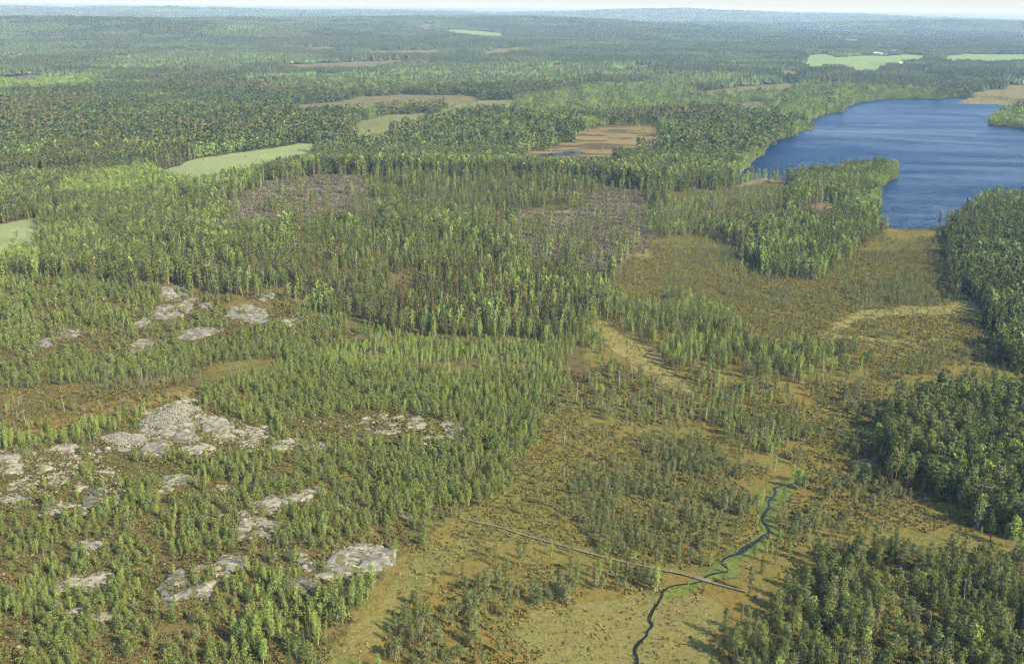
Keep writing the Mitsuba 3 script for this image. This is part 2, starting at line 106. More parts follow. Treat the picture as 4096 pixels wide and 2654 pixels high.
ZONES = [
 ('left_forest',650,{'pine': 0.72,'birch': 0.2,'spruce': 0.08},(6.5,10),0.3,[(-328.4,538.7),(-269.5,660.8),(-199.2,664.9),(-137.8,572.3),(-92.5,487.2),(-105.4,429.3),(-120.6,428.7),(-149.7,443.7),(-173.2,438.5),(-204.3,456.6),(-242.4,459.3),(-280.4,454.0)]),
 ('left_birch',800,{'birch': 0.7,'pine': 0.3},(6,9),0.3,[(-289.3,509.4),(-280.5,537.5),(-247.7,549.2),(-238.1,567.5),(-219.0,524.8),(-231.4,490.0),(-242.4,459.3),(-263.3,460.1)]),
 ('centre_forest',560,{'pine': 0.66,'spruce': 0.2,'birch': 0.14},(6,9.5),0.25,[(-120.6,428.7),(-121.9,485.2),(-117.5,546.8),(-69.9,547.5),(-25.9,527.6),(1.8,507.3),(23.7,497.2),(50.8,480.8),(51.6,467.4),(39.7,447.2),(32.7,404.4),(19.3,387.5),(-7.0,392.1),(-35.0,388.8),(-52.4,402.2),(-82.3,417.6),(-104.7,426.2)]),
 ('centre_spruce',600,{'spruce': 0.25,'brown': 0.5,'birch': 0.25},(7,10.5),0.2,[(-58.0,448.4),(-40.1,473.9),(-8.9,485.1),(20.8,476.9),(32.1,453.0),(26.4,422.0),(-1.8,403.5),(-33.5,391.8),(-52.7,404.3)]),
 ('sparse_cut',75,{'pine': 0.85,'birch': 0.15},(7,11),0.4,[(-192.4,640.9),(-190.7,699.2),(-172.8,727.1),(-128.6,749.0),(-29.3,728.0),(72.2,743.1),(97.4,716.0),(91.6,646.1),(60.8,561.0),(34.5,573.9),(0.1,591.0),(-16.8,618.3),(-83.6,659.2),(-129.5,645.6),(-161.5,663.1)]),
 ('middle_pines',420,{'pine': 0.82,'birch': 0.13,'spruce': 0.05},(6,9.5),0.3,[(-125.8,672.3),(-103.6,723.0),(-61.4,739.9),(2.0,742.2),(61.2,725.5),(42.4,667.3),(4.8,655.5),(-17.2,632.0),(-82.9,653.4)]),
 ('lake_wood',900,{'pine': 0.45,'spruce': 0.25,'birch': 0.3},(7.5,11),0.2,[(133.5,556.1),(157.5,616.2),(176.8,639.7),(195.9,638.5),(229.2,630.3),(228.6,605.3),(208.6,569.6),(178.2,527.7),(155.0,495.1),(130.5,493.4),(126.6,515.0)]),
 ('thin_wood',480,{'bog': 0.45,'pine': 0.25,'birch': 0.3},(5,8),0.35,[(59.0,567.6),(88.8,646.0),(100.7,671.8),(150.4,688.2),(193.5,705.1),(186.1,676.1),(171.8,639.4),(138.7,579.9),(105.8,595.5),(76.0,564.7)]),
 ('upper_bog',540,{'bog': 0.9,'birch': 0.1},(1.6,3.6),0.5,[(42.2,453.7),(56.7,520.3),(76.9,571.6),(105.8,595.5),(128.4,579.0),(126.6,515.0),(131.6,489.2),(155.0,495.1),(179.7,532.6),(221.3,599.2),(266.7,605.0),(239.1,535.3),(213.4,467.6),(209.4,425.9),(195.4,390.4),(188.8,360.9),(167.1,364.2),(141.5,347.9),(115.8,358.0),(84.1,362.5),(61.1,362.6),(50.9,404.4)]),
 ('upper_bog_thick',650,{'bog': 0.95,'birch': 0.05},(3,5),0.35,[(137.8,464.2),(173.5,491.5),(204.9,500.0),(204.2,460.1),(185.3,442.8),(157.7,437.1),(141.4,448.0)]),
 ('bog_thicket',720,{'pine': 0.65,'birch': 0.35},(4.5,7.5),0.25,[(39.4,419.2),(51.7,447.6),(82.2,451.5),(97.8,429.7),(95.3,391.4),(102.8,371.6),(114.9,385.7),(139.7,376.5),(130.7,353.9),(104.2,345.0),(82.8,340.5),(64.7,344.5),(58.6,362.6),(58.5,379.8),(50.6,401.5)]),
 ('stream_wood',480,{'bog': 0.5,'pine': 0.2,'birch': 0.3},(3.5,6.5),0.3,[(59.7,353.3),(96.3,344.9),(96.7,316.8),(91.0,295.1),(80.8,281.7),(74.3,288.0),(64.6,308.6),(56.6,331.6)]),
 ('bog_mid',430,{'bog': 0.75,'birch': 0.25},(3,5.5),0.3,[(12.1,322.4),(19.0,343.5),(29.1,352.8),(38.5,367.2),(55.9,348.8),(68.0,327.8),(63.9,304.9),(37.4,307.9),(20.6,314.9)]),
 ('bog_open',120,{'bog': 1.0},(1.5,4),0.6,[(-28.7,207.0),(-19.1,227.0),(-4.3,252.6),(8.6,296.4),(13.4,314.7),(37.2,306.1),(38.5,280.8),(13.7,254.0),(12.8,231.3),(-8.8,215.6),(-22.5,195.5)]),
 ('bog_pines',950,{'bog': 1.0},(2.2,4.4),0.3,[(12.1,243.4),(20.3,262.5),(38.5,280.8),(37.3,293.8),(59.9,297.8),(70.8,272.1),(67.4,246.5),(61.8,231.7),(50.4,218.7),(39.5,216.7),(28.3,219.7),(16.1,230.3)]),
 ('bog_grove',420,{'bog': 0.85,'pine': 0.15},(3,6),0.6,[(-17.7,195.4),(-13.6,208.4),(1.6,214.5),(16.1,211.2),(25.9,206.5),(30.4,210.7),(38.3,208.5),(34.3,201.6),(21.5,202.1),(5.5,194.2),(0.7,186.9),(4.3,179.7),(4.2,168.9),(-24.7,167.1),(-23.1,183.7)]),
 ('bog_right',400,{'bog': 0.8,'pine': 0.2},(2.5,5.5),0.4,[(99.3,320.7),(113.3,349.4),(136.1,341.5),(124.8,317.5),(112.7,282.5),(111.7,258.2),(123.1,245.1),(125.7,232.8),(103.2,235.4),(80.5,235.1),(68.9,220.5),(59.6,212.6),(68.4,231.6),(75.8,251.9),(85.8,266.3)]),
 ('right_forest',850,{'pine': 0.92,'birch': 0.04,'spruce': 0.04},(5.2,8.6),0.3,[(40.1,172.7),(46.7,184.1),(53.4,189.4),(58.5,190.9),(63.1,198.2),(69.9,212.5),(75.7,218.4),(88.0,223.6),(119.4,221.4),(152.9,223.4),(116.0,158.8),(35.7,157.7)]),
 ('dark_stand',760,{'pine': 0.76,'spruce': 0.2,'birch': 0.04},(9,13),0.15,[(116.3,289.1),(125.9,308.3),(136.5,321.6),(152.4,327.8),(189.7,327.0),(181.0,272.3),(152.9,223.4),(121.4,225.8),(123.1,245.1),(111.7,258.2),(113.4,282.5)]),
 ('shore_forest',950,{'spruce': 0.45,'pine': 0.42,'birch': 0.13},(8.5,12.5),0.15,[(256.1,579.4),(271.1,605.0),(297.3,645.5),(319.1,682.1),(334.0,704.0),(371.2,713.0),(430.6,709.1),(222.2,344.5),(194.4,352.2),(187.5,356.3),(194.8,385.2),(210.0,422.9),(211.4,460.2)]),
 ('lake_edge',200,{'bog': 1.0},(1.4,2.8),0.4,[(227.4,620.3),(278.9,621.5),(260.7,584.3),(218.0,585.9)]),
 ('shore_spit',300,{'pine': 1.0},(8,11),0.2,[(333.6,707.4),(355.2,724.9),(383.5,738.0),(370.4,711.2),(334.9,700.8)]),
 ('peninsula',1000,{'pine': 0.5,'spruce': 0.2,'birch': 0.3},(7.5,10.5),0.1,[(211.3,760.3),(231.5,798.3),(260.1,825.1),(290.9,843.8),(314.7,849.9),(322.2,842.4),(314.6,827.4),(288.7,780.7),(262.4,732.8),(258.3,709.0),(250.4,687.8),(236.4,691.5),(222.0,698.2),(195.3,689.0),(183.0,675.6),(188.6,703.7)]),
 ('peninsula_birch',1100,{'birch': 1.0},(9,12),0.1,[(275.5,766.6),(303.6,816.2),(323.7,850.7),(324.4,844.7),(316.9,829.6),(291.4,785.4),(266.4,739.1),(260.9,712.8),(247.8,675.1),(239.1,659.6),(229.8,630.4),(220.1,636.2),(239.0,685.7),(251.4,696.1)]),
 ('clearing_trees',60,{'birch': 0.7,'pine': 0.3},(11,14),0.3,[(177.5,662.6),(196.9,684.9),(217.4,693.9),(235.3,688.1),(222.5,646.3),(201.9,635.3),(185.9,643.6)]),
 ('west_shore',900,{'pine': 0.5,'spruce': 0.3,'birch': 0.2},(12,15),0.1,[(75.4,711.1),(84.1,872.2),(101.7,938.1),(153.8,996.3),(280.6,1269.9),(356.9,1255.6),(306.3,1058.5),(283.3,997.3),(257.3,944.8),(236.9,924.6),(210.3,875.7),(187.4,829.0),(169.5,788.2),(158.5,742.7),(112.1,711.0)]),
 ('west_shore_birch',1100,{'birch': 0.85,'pine': 0.15},(9,12),0.1,[(369.0,1280.1),(407.9,1339.3),(434.2,1361.0),(458.1,1432.3),(502.5,1520.0),(547.4,1568.1),(518.3,1569.2),(418.8,1416.7),(364.4,1303.0),(304.8,1085.4),(262.3,974.6),(238.4,943.2),(212.6,898.3),(180.3,832.3),(170.2,788.3),(172.8,791.1),(188.5,831.1),(211.5,877.5),(238.1,926.4),(259.0,946.8),(284.7,997.7),(311.1,1070.4)]),
 ('hill_forest',850,{'pine': 0.5,'spruce': 0.35,'birch': 0.15},(12,15),0.1,[(-206.8,834.9),(-189.8,901.5),(-146.2,973.2),(-83.2,1011.0),(2.4,1161.1),(45.0,1013.7),(46.6,952.8),(8.0,911.7),(9.8,890.2),(94.0,897.9),(91.4,834.6),(65.5,739.4),(-29.6,735.6),(-125.0,740.7),(-188.5,794.1)]),
 ('spruce_wall',850,{'brown': 0.3,'spruce': 0.5,'pine': 0.12,'birch': 0.08},(14,18),0.1,[(-560.1,944.2),(-508.5,1004.1),(-379.1,1062.3),(-286.6,1183.2),(-183.1,1045.0),(-154.0,998.1),(-176.2,956.0),(-221.5,928.2),(-278.1,875.7),(-289.8,829.9),(-337.1,790.6),(-383.1,745.9),(-446.6,744.6)]),
 ('field_fringe',900,{'birch': 0.9,'pine': 0.1},(5,8),0.2,[(-280.0,857.7),(-252.4,905.8),(-219.1,929.8),(-176.2,956.0),(-221.0,938.3),(-269.3,911.3)]),
 ('bright_wood',900,{'birch': 0.8,'pine': 0.2},(9,12),0.1,[(-53.4,1332.2),(-9.2,1424.2),(21.9,1519.7),(151.5,1780.2),(320.6,1905.6),(306.3,1729.3),(377.3,1724.1),(528.2,1881.0),(621.6,1855.0),(742.1,1771.4),(661.2,1606.7),(584.1,1597.7),(506.9,1533.8),(375.6,1304.0),(288.7,1362.2),(136.3,1270.8),(52.4,1185.6),(2.4,1190.7)]),
 ('bright_strip',900,{'birch': 0.75,'pine': 0.25},(9,12),0.1,[(-230.1,1317.7),(-178.0,1451.0),(-85.5,1505.4),(-61.4,1532.8),(-71.4,1474.6),(-111.1,1352.8),(-164.7,1295.5),(-185.3,1150.7)]),
 ('bright_belt',900,{'birch': 0.65,'pine': 0.35},(9,12),0.15,[(-393.9,1581.4),(-387.2,1872.9),(-268.9,2184.4),(3.4,2302.1),(327.2,2603.4),(368.3,2442.6),(77.3,1782.7),(-132.5,1619.6),(-255.0,1540.3)]),
 ('bright_belt_001',900,{'birch': 0.6,'pine': 0.4},(9,12),0.15,[(-968.5,2469.5),(-904.7,2930.3),(-628.2,2778.4),(-449.3,2604.7),(-515.0,2229.5),(-688.3,2079.8),(-808.7,2124.5)]),
 ('bright_belt_002',900,{'birch': 0.7,'pine': 0.3},(8,11),0.15,[(-326.9,742.4),(-297.3,802.9),(-240.7,786.4),(-203.0,797.7),(-181.7,699.3),(-221.6,663.0),(-269.5,660.8),(-305.3,645.0)]),
 ('bay_shrubs',400,{'bog': 0.6,'birch': 0.4},(2.2,4),0.3,[(167.8,787.8),(174.4,771.6),(202.0,795.1),(218.2,796.9),(214.7,761.0),(191.6,697.6),(100.2,668.7),(111.6,707.5),(157.9,739.5)]),
 ('centre_edge',1000,{'birch': 0.5,'young': 0.5},(2.5,5.5),0.3,[(-105.0,427.7),(-80.0,415.1),(-51.7,396.5),(-34.7,385.2),(-6.9,385.5),(19.1,383.8),(35.5,404.5),(38.6,398.8),(20.4,372.9),(-32.2,374.9),(-53.8,384.9),(-82.3,407.1),(-103.0,418.5)]),
 ('heath_upper',900,{'young': 0.85,'birch': 0.15},(3,5.4),0.3,[(-280.4,454.0),(-239.2,452.8),(-201.8,450.5),(-172.3,435.9),(-157.6,437.9),(-154.9,425.7),(-158.7,396.6),(-175.7,394.7),(-193.3,394.3),(-185.9,362.4),(-220.8,348.4)]),
 ('heath_rocks',330,{'young': 0.9,'birch': 0.1},(2,4.5),0.5,[(-185.9,362.4),(-193.3,394.3),(-177.3,398.8),(-160.4,401.2),(-155.8,428.8),(-159.1,442.6),(-137.9,436.2),(-120.2,427.2),(-104.0,423.0),(-79.8,414.0),(-85.4,386.3),(-112.4,370.0),(-139.4,343.1),(-166.5,333.4)]),
 ('heath_low',700,{'young': 0.8,'bog': 0.1,'birch': 0.1},(2.8,5),0.3,[(-222.8,352.0),(-188.4,368.1),(-147.2,364.3),(-131.4,377.0),(-115.1,393.4),(-79.4,411.4),(-59.0,397.4),(-73.4,377.6),(-87.9,365.5),(-111.3,366.0),(-121.2,355.0),(-138.4,340.3),(-180.6,331.1),(-209.4,328.2)]),
 ('thicket',1250,{'young': 0.85,'birch': 0.15},(3,4.8),0.2,[(-102.2,314.3),(-85.8,342.5),(-82.8,373.5),(-67.2,381.4),(-32.9,383.8),(18.6,371.8),(20.6,343.5),(10.9,322.3),(7.9,296.4),(2.3,271.9),(-5.5,252.5),(-14.4,240.2),(-28.7,234.9),(-34.6,255.7),(-16.9,284.6),(-16.2,309.4),(-51.2,309.7),(-74.7,294.0),(-89.4,298.4),(-100.1,304.8)]),
 ('bright_birch',1100,{'birch': 0.92,'young': 0.08},(3,5),0.25,[(-75.0,368.0),(-61.4,377.3),(-40.2,388.0),(-24.0,379.9),(17.0,371.8),(17.7,347.9),(-1.4,351.8),(-23.5,345.6),(-46.6,354.3),(-60.9,343.0)]),
 ('clear_pocket',60,{'birch': 1.0},(3,5),0.3,[(-30.9,359.6),(-18.4,370.1),(-14.4,355.5),(-23.5,345.6),(-30.1,349.1)]),
 ('left_bog_trees',300,{'bog': 0.85,'birch': 0.15},(2,4.5),0.5,[(-210.5,330.2),(-181.7,333.2),(-160.2,336.6),(-139.4,343.1),(-121.6,356.1),(-110.9,337.4),(-110.5,304.4),(-120.8,293.6),(-137.5,284.6),(-155.6,281.0),(-183.0,282.7)]),
 ('open_left',8,{'bog': 1.0},(2,3),0.5,[(-109.6,324.0),(-111.1,365.1),(-92.3,370.2),(-88.0,362.3),(-88.1,342.1),(-93.2,323.8),(-102.2,314.3)]),
 ('birch_ridge',900,{'birch': 0.7,'young': 0.3},(3,5),0.3,[(-180.0,277.5),(-156.9,283.8),(-137.9,285.7),(-121.8,296.4),(-111.3,306.9),(-102.5,310.6),(-116.7,293.6),(-125.7,281.8),(-139.0,273.2),(-175.8,270.1)]),
 ('cairn_hill',45,{'young': 0.8,'birch': 0.2},(1.5,3.5),0.5,[(-126.7,274.3),(-116.7,293.6),(-105.8,307.2),(-100.7,306.5),(-97.3,297.0),(-78.7,293.8),(-72.6,273.6),(-91.6,272.4),(-113.3,272.3),(-125.9,268.8)]),
 ('heath_mid',780,{'young': 0.82,'birch': 0.18},(2.2,4),0.4,[(-175.8,270.1),(-125.4,270.9),(-72.6,273.6),(-74.7,294.0),(-51.2,300.0),(-25.0,286.3),(-35.0,258.8),(-28.7,234.9),(-14.3,238.9),(-27.9,218.2),(-32.4,204.6),(-46.6,195.9),(-62.6,191.4),(-78.5,177.7),(-118.4,169.4)]),
 ('rubble_heath',260,{'young': 0.8,'birch': 0.2},(2,4.5),0.5,[(-175.8,270.1),(-132.2,275.2),(-114.8,269.4),(-102.2,236.4),(-120.3,231.5),(-155.8,234.8)]),
 ('rocky_patch',90,{'young': 1.0},(2,4),0.4,[(-74.3,292.4),(-52.4,308.0),(-16.2,309.4),(-17.1,287.7),(-44.8,284.8),(-64.2,282.3)]),
 ('bare_pocket',50,{'young': 1.0},(3,5),0.4,[(-32.6,259.1),(-25.9,266.2),(-17.0,264.7),(-18.9,255.7),(-29.0,248.5)]),
 ('pine_block',950,{'young': 0.9,'birch': 0.1},(3,5),0.2,[(-37.8,281.6),(-14.9,298.4),(1.7,299.5),(8.6,296.4),(3.0,272.0),(-4.3,252.6),(-14.3,238.9),(-25.6,237.7),(-34.2,252.5)]),
 ('heath_front',820,{'young': 0.78,'birch': 0.22},(2.6,4.6),0.3,[(-133.2,195.2),(-103.6,193.8),(-84.1,180.7),(-64.5,191.4),(-46.9,197.4),(-29.9,217.0),(-30.2,203.0),(-35.0,183.4),(-36.3,170.7),(-42.1,153.7),(-118.1,154.3)]),
 ('front_birch',620,{'birch': 0.4,'spruce': 0.25,'young': 0.35},(3.8,6.6),0.25,[(-62.9,185.7),(-58.9,191.5),(-47.2,199.0),(-37.5,205.7),(-30.4,204.8),(-35.0,183.4),(-38.0,170.4),(-52.1,165.0),(-58.8,177.2)]),
]
ROCKS = [
 ([(-157.6,435.8),(-149.4,440.6),(-145.5,430.7),(-150.6,427.3),(-154.9,428.9)],1.12,0.35,'pale rock slab at the foot of the tall pines above the upper left heath'),
 ([(-153.7,420.8),(-147.7,423.9),(-144.3,423.8),(-138.6,418.6),(-141.6,410.2),(-149.1,406.9),(-154.7,411.1)],1.12,0.2,'broad grey rock slab in the middle of the upper left outcrops'),
 ([(-145.4,428.8),(-140.3,431.1),(-138.5,426.0),(-142.3,422.3)],0.7,0.2,'small grey slab just right of the broad slab among the upper left outcrops'),
 ([(-137.8,424.0),(-132.9,426.9),(-132.9,423.6),(-136.3,422.1)],0.7,0.15,'small rounded grey slab,last one on the right of the upper outcrop row'),
 ([(-123.0,413.9),(-122.1,423.4),(-118.7,426.7),(-111.3,421.5),(-107.9,420.8),(-104.7,407.1),(-106.8,402.8),(-114.5,409.6)],1.26,0.35,'fissured grey outcrop with young pines on it right of the upper left slabs'),
 ([(-136.2,387.3),(-135.0,394.5),(-130.8,398.5),(-119.4,396.1),(-123.2,390.5),(-126.1,386.7),(-132.3,384.0)],0.98,0.1,'low smooth grey whaleback of rock below the upper left outcrops'),
 ([(-153.1,379.3),(-148.8,384.6),(-143.5,384.4),(-143.4,378.8),(-148.6,377.5)],0.7,0.25,'long low grey slab left of the smooth whaleback'),
 ([(-157.2,398.6),(-156.8,406.5),(-153.2,408.3),(-154.0,399.9),(-155.5,396.4)],0.84,0.4,'narrow sloping slab below the broad slab of the upper outcrops'),
 ([(-187.0,389.1),(-182.8,393.3),(-173.0,387.8),(-175.6,382.7),(-182.8,383.3)],0.84,0.3,'jagged grey outcrop among young pines at the far left'),
 ([(-190.6,380.2),(-187.0,383.8),(-179.6,373.8),(-185.4,374.3)],0.7,0.3,'smaller grey outcrop just left of the jagged one at the far left'),
 ([(-152.1,533.2),(-146.5,545.4),(-139.3,538.5),(-138.9,523.1),(-145.0,517.9)],1.75,0.2,'pale rock face showing through the pine forest at upper left'),
 ([(-152.4,377.0),(-146.9,377.7),(-143.4,373.4),(-147.7,370.4)],0.56,0.3,'low slab directly below the long low grey slab'),
 ([(-115.2,287.1),(-108.6,288.1),(-101.2,293.0),(-98.8,292.8),(-98.3,288.3),(-104.5,284.8),(-111.5,284.2)],0.84,0.3,'broken rock ledge under the middle stone cairn'),
 ([(-97.0,292.5),(-92.1,295.4),(-87.9,291.0),(-90.1,287.9),(-95.5,289.1)],1.54,0.3,'domed grey outcrop to the right of the stone cairns'),
 ([(-110.6,276.8),(-109.9,280.1),(-106.4,281.3),(-102.2,274.9),(-104.6,272.1),(-109.6,274.4)],1.68,0.25,'steep pale rock face below the cairn ridge'),
 ([(-118.6,275.7),(-115.7,278.0),(-114.7,275.6),(-117.1,274.1)],1.12,0.2,'rounded grey rock knob left of the steep rock face'),
 ([(-117.7,295.2),(-117.0,298.7),(-110.2,303.3),(-103.1,309.0),(-102.2,306.1),(-109.6,301.4),(-115.5,296.8)],0.35,0.7,'long pale lichen covered ledge along the crest above the cairns'),
 ([(-103.4,285.6),(-100.2,288.1),(-97.2,284.8),(-97.8,280.2),(-101.1,281.6)],1.26,0.3,'cracked rock block between the cairns and the young birches'),
 ([(-91.6,286.2),(-87.3,287.5),(-85.3,284.8),(-89.3,282.6)],0.7,0.55,'pale slab below the domed outcrop'),
 ([(-86.5,289.5),(-82.5,292.3),(-79.2,289.9),(-82.4,286.7)],0.49,0.75,'pale lichen slab right of the domed outcrop'),
 ([(-82.9,283.2),(-78.1,285.3),(-75.2,281.3),(-78.7,277.3)],0.49,0.75,'lower pale lichen slab at the right end of the cairn hill'),
 ([(-96.7,249.0),(-96.4,254.1),(-97.0,258.9),(-93.8,258.2),(-90.3,256.0),(-93.6,251.4),(-94.6,247.3)],0.63,0.6,'pale forked rock patch in the middle of the left heath'),
 ([(-81.6,252.1),(-79.8,253.0),(-78.2,251.6),(-79.8,249.6)],0.63,0.5,'small pale rock alone on the open heath below the cairns'),
 ([(-67.3,238.3),(-63.3,244.2),(-60.8,244.8),(-54.1,248.7),(-50.7,245.1),(-55.7,241.2),(-60.7,237.6),(-61.2,234.6)],0.84,0.55,'long pale rock ledge running up to the right in the middle of the heath'),
 ([(-68.5,227.0),(-68.6,229.8),(-64.9,231.7),(-60.7,230.1),(-58.0,227.0),(-58.1,219.2),(-62.6,222.4),(-64.5,218.5)],0.91,0.65,'wide pale lichen rock with little pines on it left of the grey whaleback'),
 ([(-106.6,217.9),(-104.8,220.5),(-99.9,218.3),(-99.4,215.9),(-101.0,214.4),(-103.7,216.5)],0.7,0.55,'pale rock patch among pines at the left below the bare birches'),
 ([(-105.1,200.0),(-103.8,205.2),(-100.2,205.7),(-98.0,203.5),(-101.1,201.2),(-102.2,196.0)],0.7,0.5,'pale rock strip at far left,left half of a pair'),
 ([(-99.0,203.5),(-97.0,206.0),(-94.6,206.9),(-92.6,205.8),(-92.7,202.6),(-94.3,199.1),(-96.6,198.7)],0.7,0.5,'pale rock strip at far left,right half of a pair'),
 ([(-80.0,195.9),(-77.5,200.4),(-76.0,203.1),(-73.9,199.8),(-72.9,197.2),(-76.6,194.6)],1.05,0.45,'sloping pale slab in the lower left rock group'),
 ([(-77.2,191.7),(-75.0,194.5),(-71.7,196.5),(-66.5,198.6),(-66.0,195.0),(-71.6,193.0),(-74.5,190.3)],1.12,0.35,'long grey and white slab at the bottom of the lower left rock group'),
 ([(-67.2,202.0),(-67.8,207.8),(-66.8,211.4),(-63.2,211.0),(-62.4,207.8),(-64.2,201.8),(-66.4,201.1)],1.33,0.4,'banded pale rock dome right of the lower left rock group'),
 ([(-72.8,203.5),(-71.5,205.6),(-69.4,205.2),(-69.7,202.9)],0.42,0.6,'small pale slab between the rock dome and the sloping slab'),
 ([(-43.9,202.5),(-42.4,206.3),(-41.8,210.1),(-41.1,215.0),(-37.3,219.4),(-33.2,218.2),(-28.9,217.1),(-28.4,211.4),(-30.9,208.5),(-34.6,206.1),(-38.8,203.1)],1.68,0.25,'largest grey whaleback rock at the edge of the bog'),
 ([(-50.9,199.6),(-47.8,202.0),(-44.3,202.0),(-43.3,198.8),(-46.8,197.0)],0.84,0.4,'rough pinkish rock below and left of the largest whaleback'),
 ([(-49.5,207.0),(-49.3,212.1),(-47.4,211.4),(-46.4,207.7),(-47.8,206.1)],0.91,0.45,'small rock hump left of the largest whaleback'),
 ([(-96.2,188.4),(-94.7,190.9),(-93.5,192.5),(-92.6,191.3),(-93.6,188.4)],0.56,0.5,'thin pale rock streak near the lower left corner'),
 ([(-90.2,188.6),(-88.2,188.9),(-85.6,187.9),(-85.4,186.5),(-87.8,186.8)],0.56,0.5,'small pale slab right of the thin rock streak in the lower left corner'),
 ([(-51.2,300.0),(-47.8,305.9),(-42.9,309.5),(-41.8,306.4),(-47.0,300.4)],0.56,0.85,'upper left cream lichen patch of the rocky clearing'),
 ([(-40.3,302.5),(-38.8,307.0),(-36.1,308.3),(-36.0,301.1),(-39.3,299.3)],0.56,0.8,'small cream lichen patch in the middle of the rocky clearing'),
 ([(-32.5,301.4),(-30.5,309.6),(-28.1,306.6),(-27.3,296.8),(-30.6,296.2)],0.63,0.8,'upright cream lichen patch right of the middle of the rocky clearing'),
 ([(-23.3,303.1),(-20.3,307.2),(-15.8,305.6),(-16.6,298.2),(-20.3,296.7)],0.7,0.8,'rightmost cream lichen patch of the rocky clearing'),
 ([(-29.3,289.5),(-26.8,291.8),(-24.1,291.5),(-25.0,286.3),(-28.3,285.4)],0.56,0.8,'lower cream lichen patch of the rocky clearing'),
 ([(-22.8,291.9),(-19.6,295.7),(-16.8,294.7),(-17.9,290.3),(-21.8,288.5)],0.56,0.8,'lower right cream lichen patch of the rocky clearing'),
 ([(-46.5,296.7),(-41.2,298.6),(-35.5,296.9),(-36.5,293.4),(-43.2,292.9)],0.42,0.8,'long flat cream lichen patch at the left of the rocky clearing'),
 ([(-63.6,279.2),(-59.1,283.2),(-56.2,281.5),(-59.5,278.1)],0.42,0.6,'low pale slab between the cairn hill and the rocky clearing'),
 ([(-28.7,234.9),(-26.7,236.8),(-24.7,234.4),(-26.3,230.9)],0.84,0.4,'pale rock at the upper end of the boardwalk forest edge'),
 ([(-131.4,267.0),(-129.0,270.4),(-125.9,268.8),(-128.1,265.1)],0.56,0.6,'pale slab at the top of the stony field on the far left'),
 ([(-110.5,232.1),(-115.1,247.2),(-111.7,248.9),(-108.7,246.6),(-108.5,240.9),(-110.6,239.0)],0.7,0.45,'grey slab at the right edge of the stony field'),
 ([(-119.9,234.4),(-118.7,240.5),(-115.8,237.8),(-116.5,233.1)],0.63,0.5,'pale slab at the bottom of the stony field'),
 ([(-149.6,268.5),(-148.7,273.3),(-143.3,271.4),(-143.6,266.6),(-147.3,265.1)],0.56,0.5,'pale ledge at the far left edge below the birches'),
 ([(-117.4,260.2),(-116.7,266.0),(-113.8,260.9),(-115.4,257.9)],0.56,0.5,'small pale slab right of the stony field'),
 ([(-19.3,261.3),(-18.3,264.4),(-16.7,263.2),(-18.0,260.1)],0.35,0.5,'pale stone flat in the bare pocket of the young pine block'),
 ([(-146.3,261.7),(-144.0,264.7),(-139.6,263.2),(-140.1,258.8),(-144.3,258.7)],0.63,0.5,'pale ledge at the top left of the stony field'),
 ([(-138.1,263.8),(-135.4,267.5),(-132.3,264.7),(-134.1,260.3)],0.63,0.5,'pale slab in the top middle of the stony field'),
 ([(-140.2,254.0),(-136.5,256.4),(-131.0,253.8),(-131.8,248.8),(-137.2,249.0)],0.63,0.5,'wide pale slab at the left of the stony field'),
 ([(-130.5,255.3),(-128.2,259.7),(-123.1,255.1),(-125.0,250.9)],0.63,0.5,'pale slab in the centre of the stony field'),
 ([(-138.0,245.6),(-134.8,247.5),(-129.7,245.4),(-129.9,239.8),(-135.5,241.6)],0.63,0.5,'pale slab low on the left of the stony field'),
 ([(-121.1,251.6),(-119.8,255.7),(-116.7,251.9),(-117.4,247.0)],0.63,0.5,'small slab at the right of the stony field'),
 ([(-84.5,289.7),(-78.4,292.5),(-75.0,286.4),(-79.3,284.7)],0.63,0.5,'flat pale lichen slab at the right end of the cairn hill'),
 ([(-74.5,281.3),(-67.3,284.8),(-64.2,282.3),(-69.3,275.9)],0.63,0.5,'flat pale slab right of the cairn hill'),
 ([(-98.2,277.4),(-94.1,280.9),(-89.6,278.8),(-93.5,274.5)],0.63,0.5,'pale slab below the domed outcrop near the dead branches'),
 ([(-100.5,296.5),(-96.4,298.6),(-91.8,297.1),(-96.6,294.5)],0.63,0.5,'low ledge at the upper right of the cairns'),
 ([(-139.0,273.2),(-133.9,276.2),(-128.0,275.7),(-131.9,271.3)],0.63,0.5,'long low slab between the birches and the stony field'),
 ([(-98.8,407.6),(-92.6,413.1),(-89.6,407.2),(-94.6,401.1)],0.63,0.5,'pale stone slab below the dark pines above the heath'),
 ([(-69.7,233.2),(-67.3,237.0),(-65.6,234.6),(-67.7,231.8)],0.63,0.5,'small pale slab above the wide lichen rock'),
 ([(-112.4,434.6),(-108.9,437.9),(-107.0,433.0),(-110.3,430.5)],0.63,0.5,'small pale slab under the tall pines right of the upper outcrops'),
]
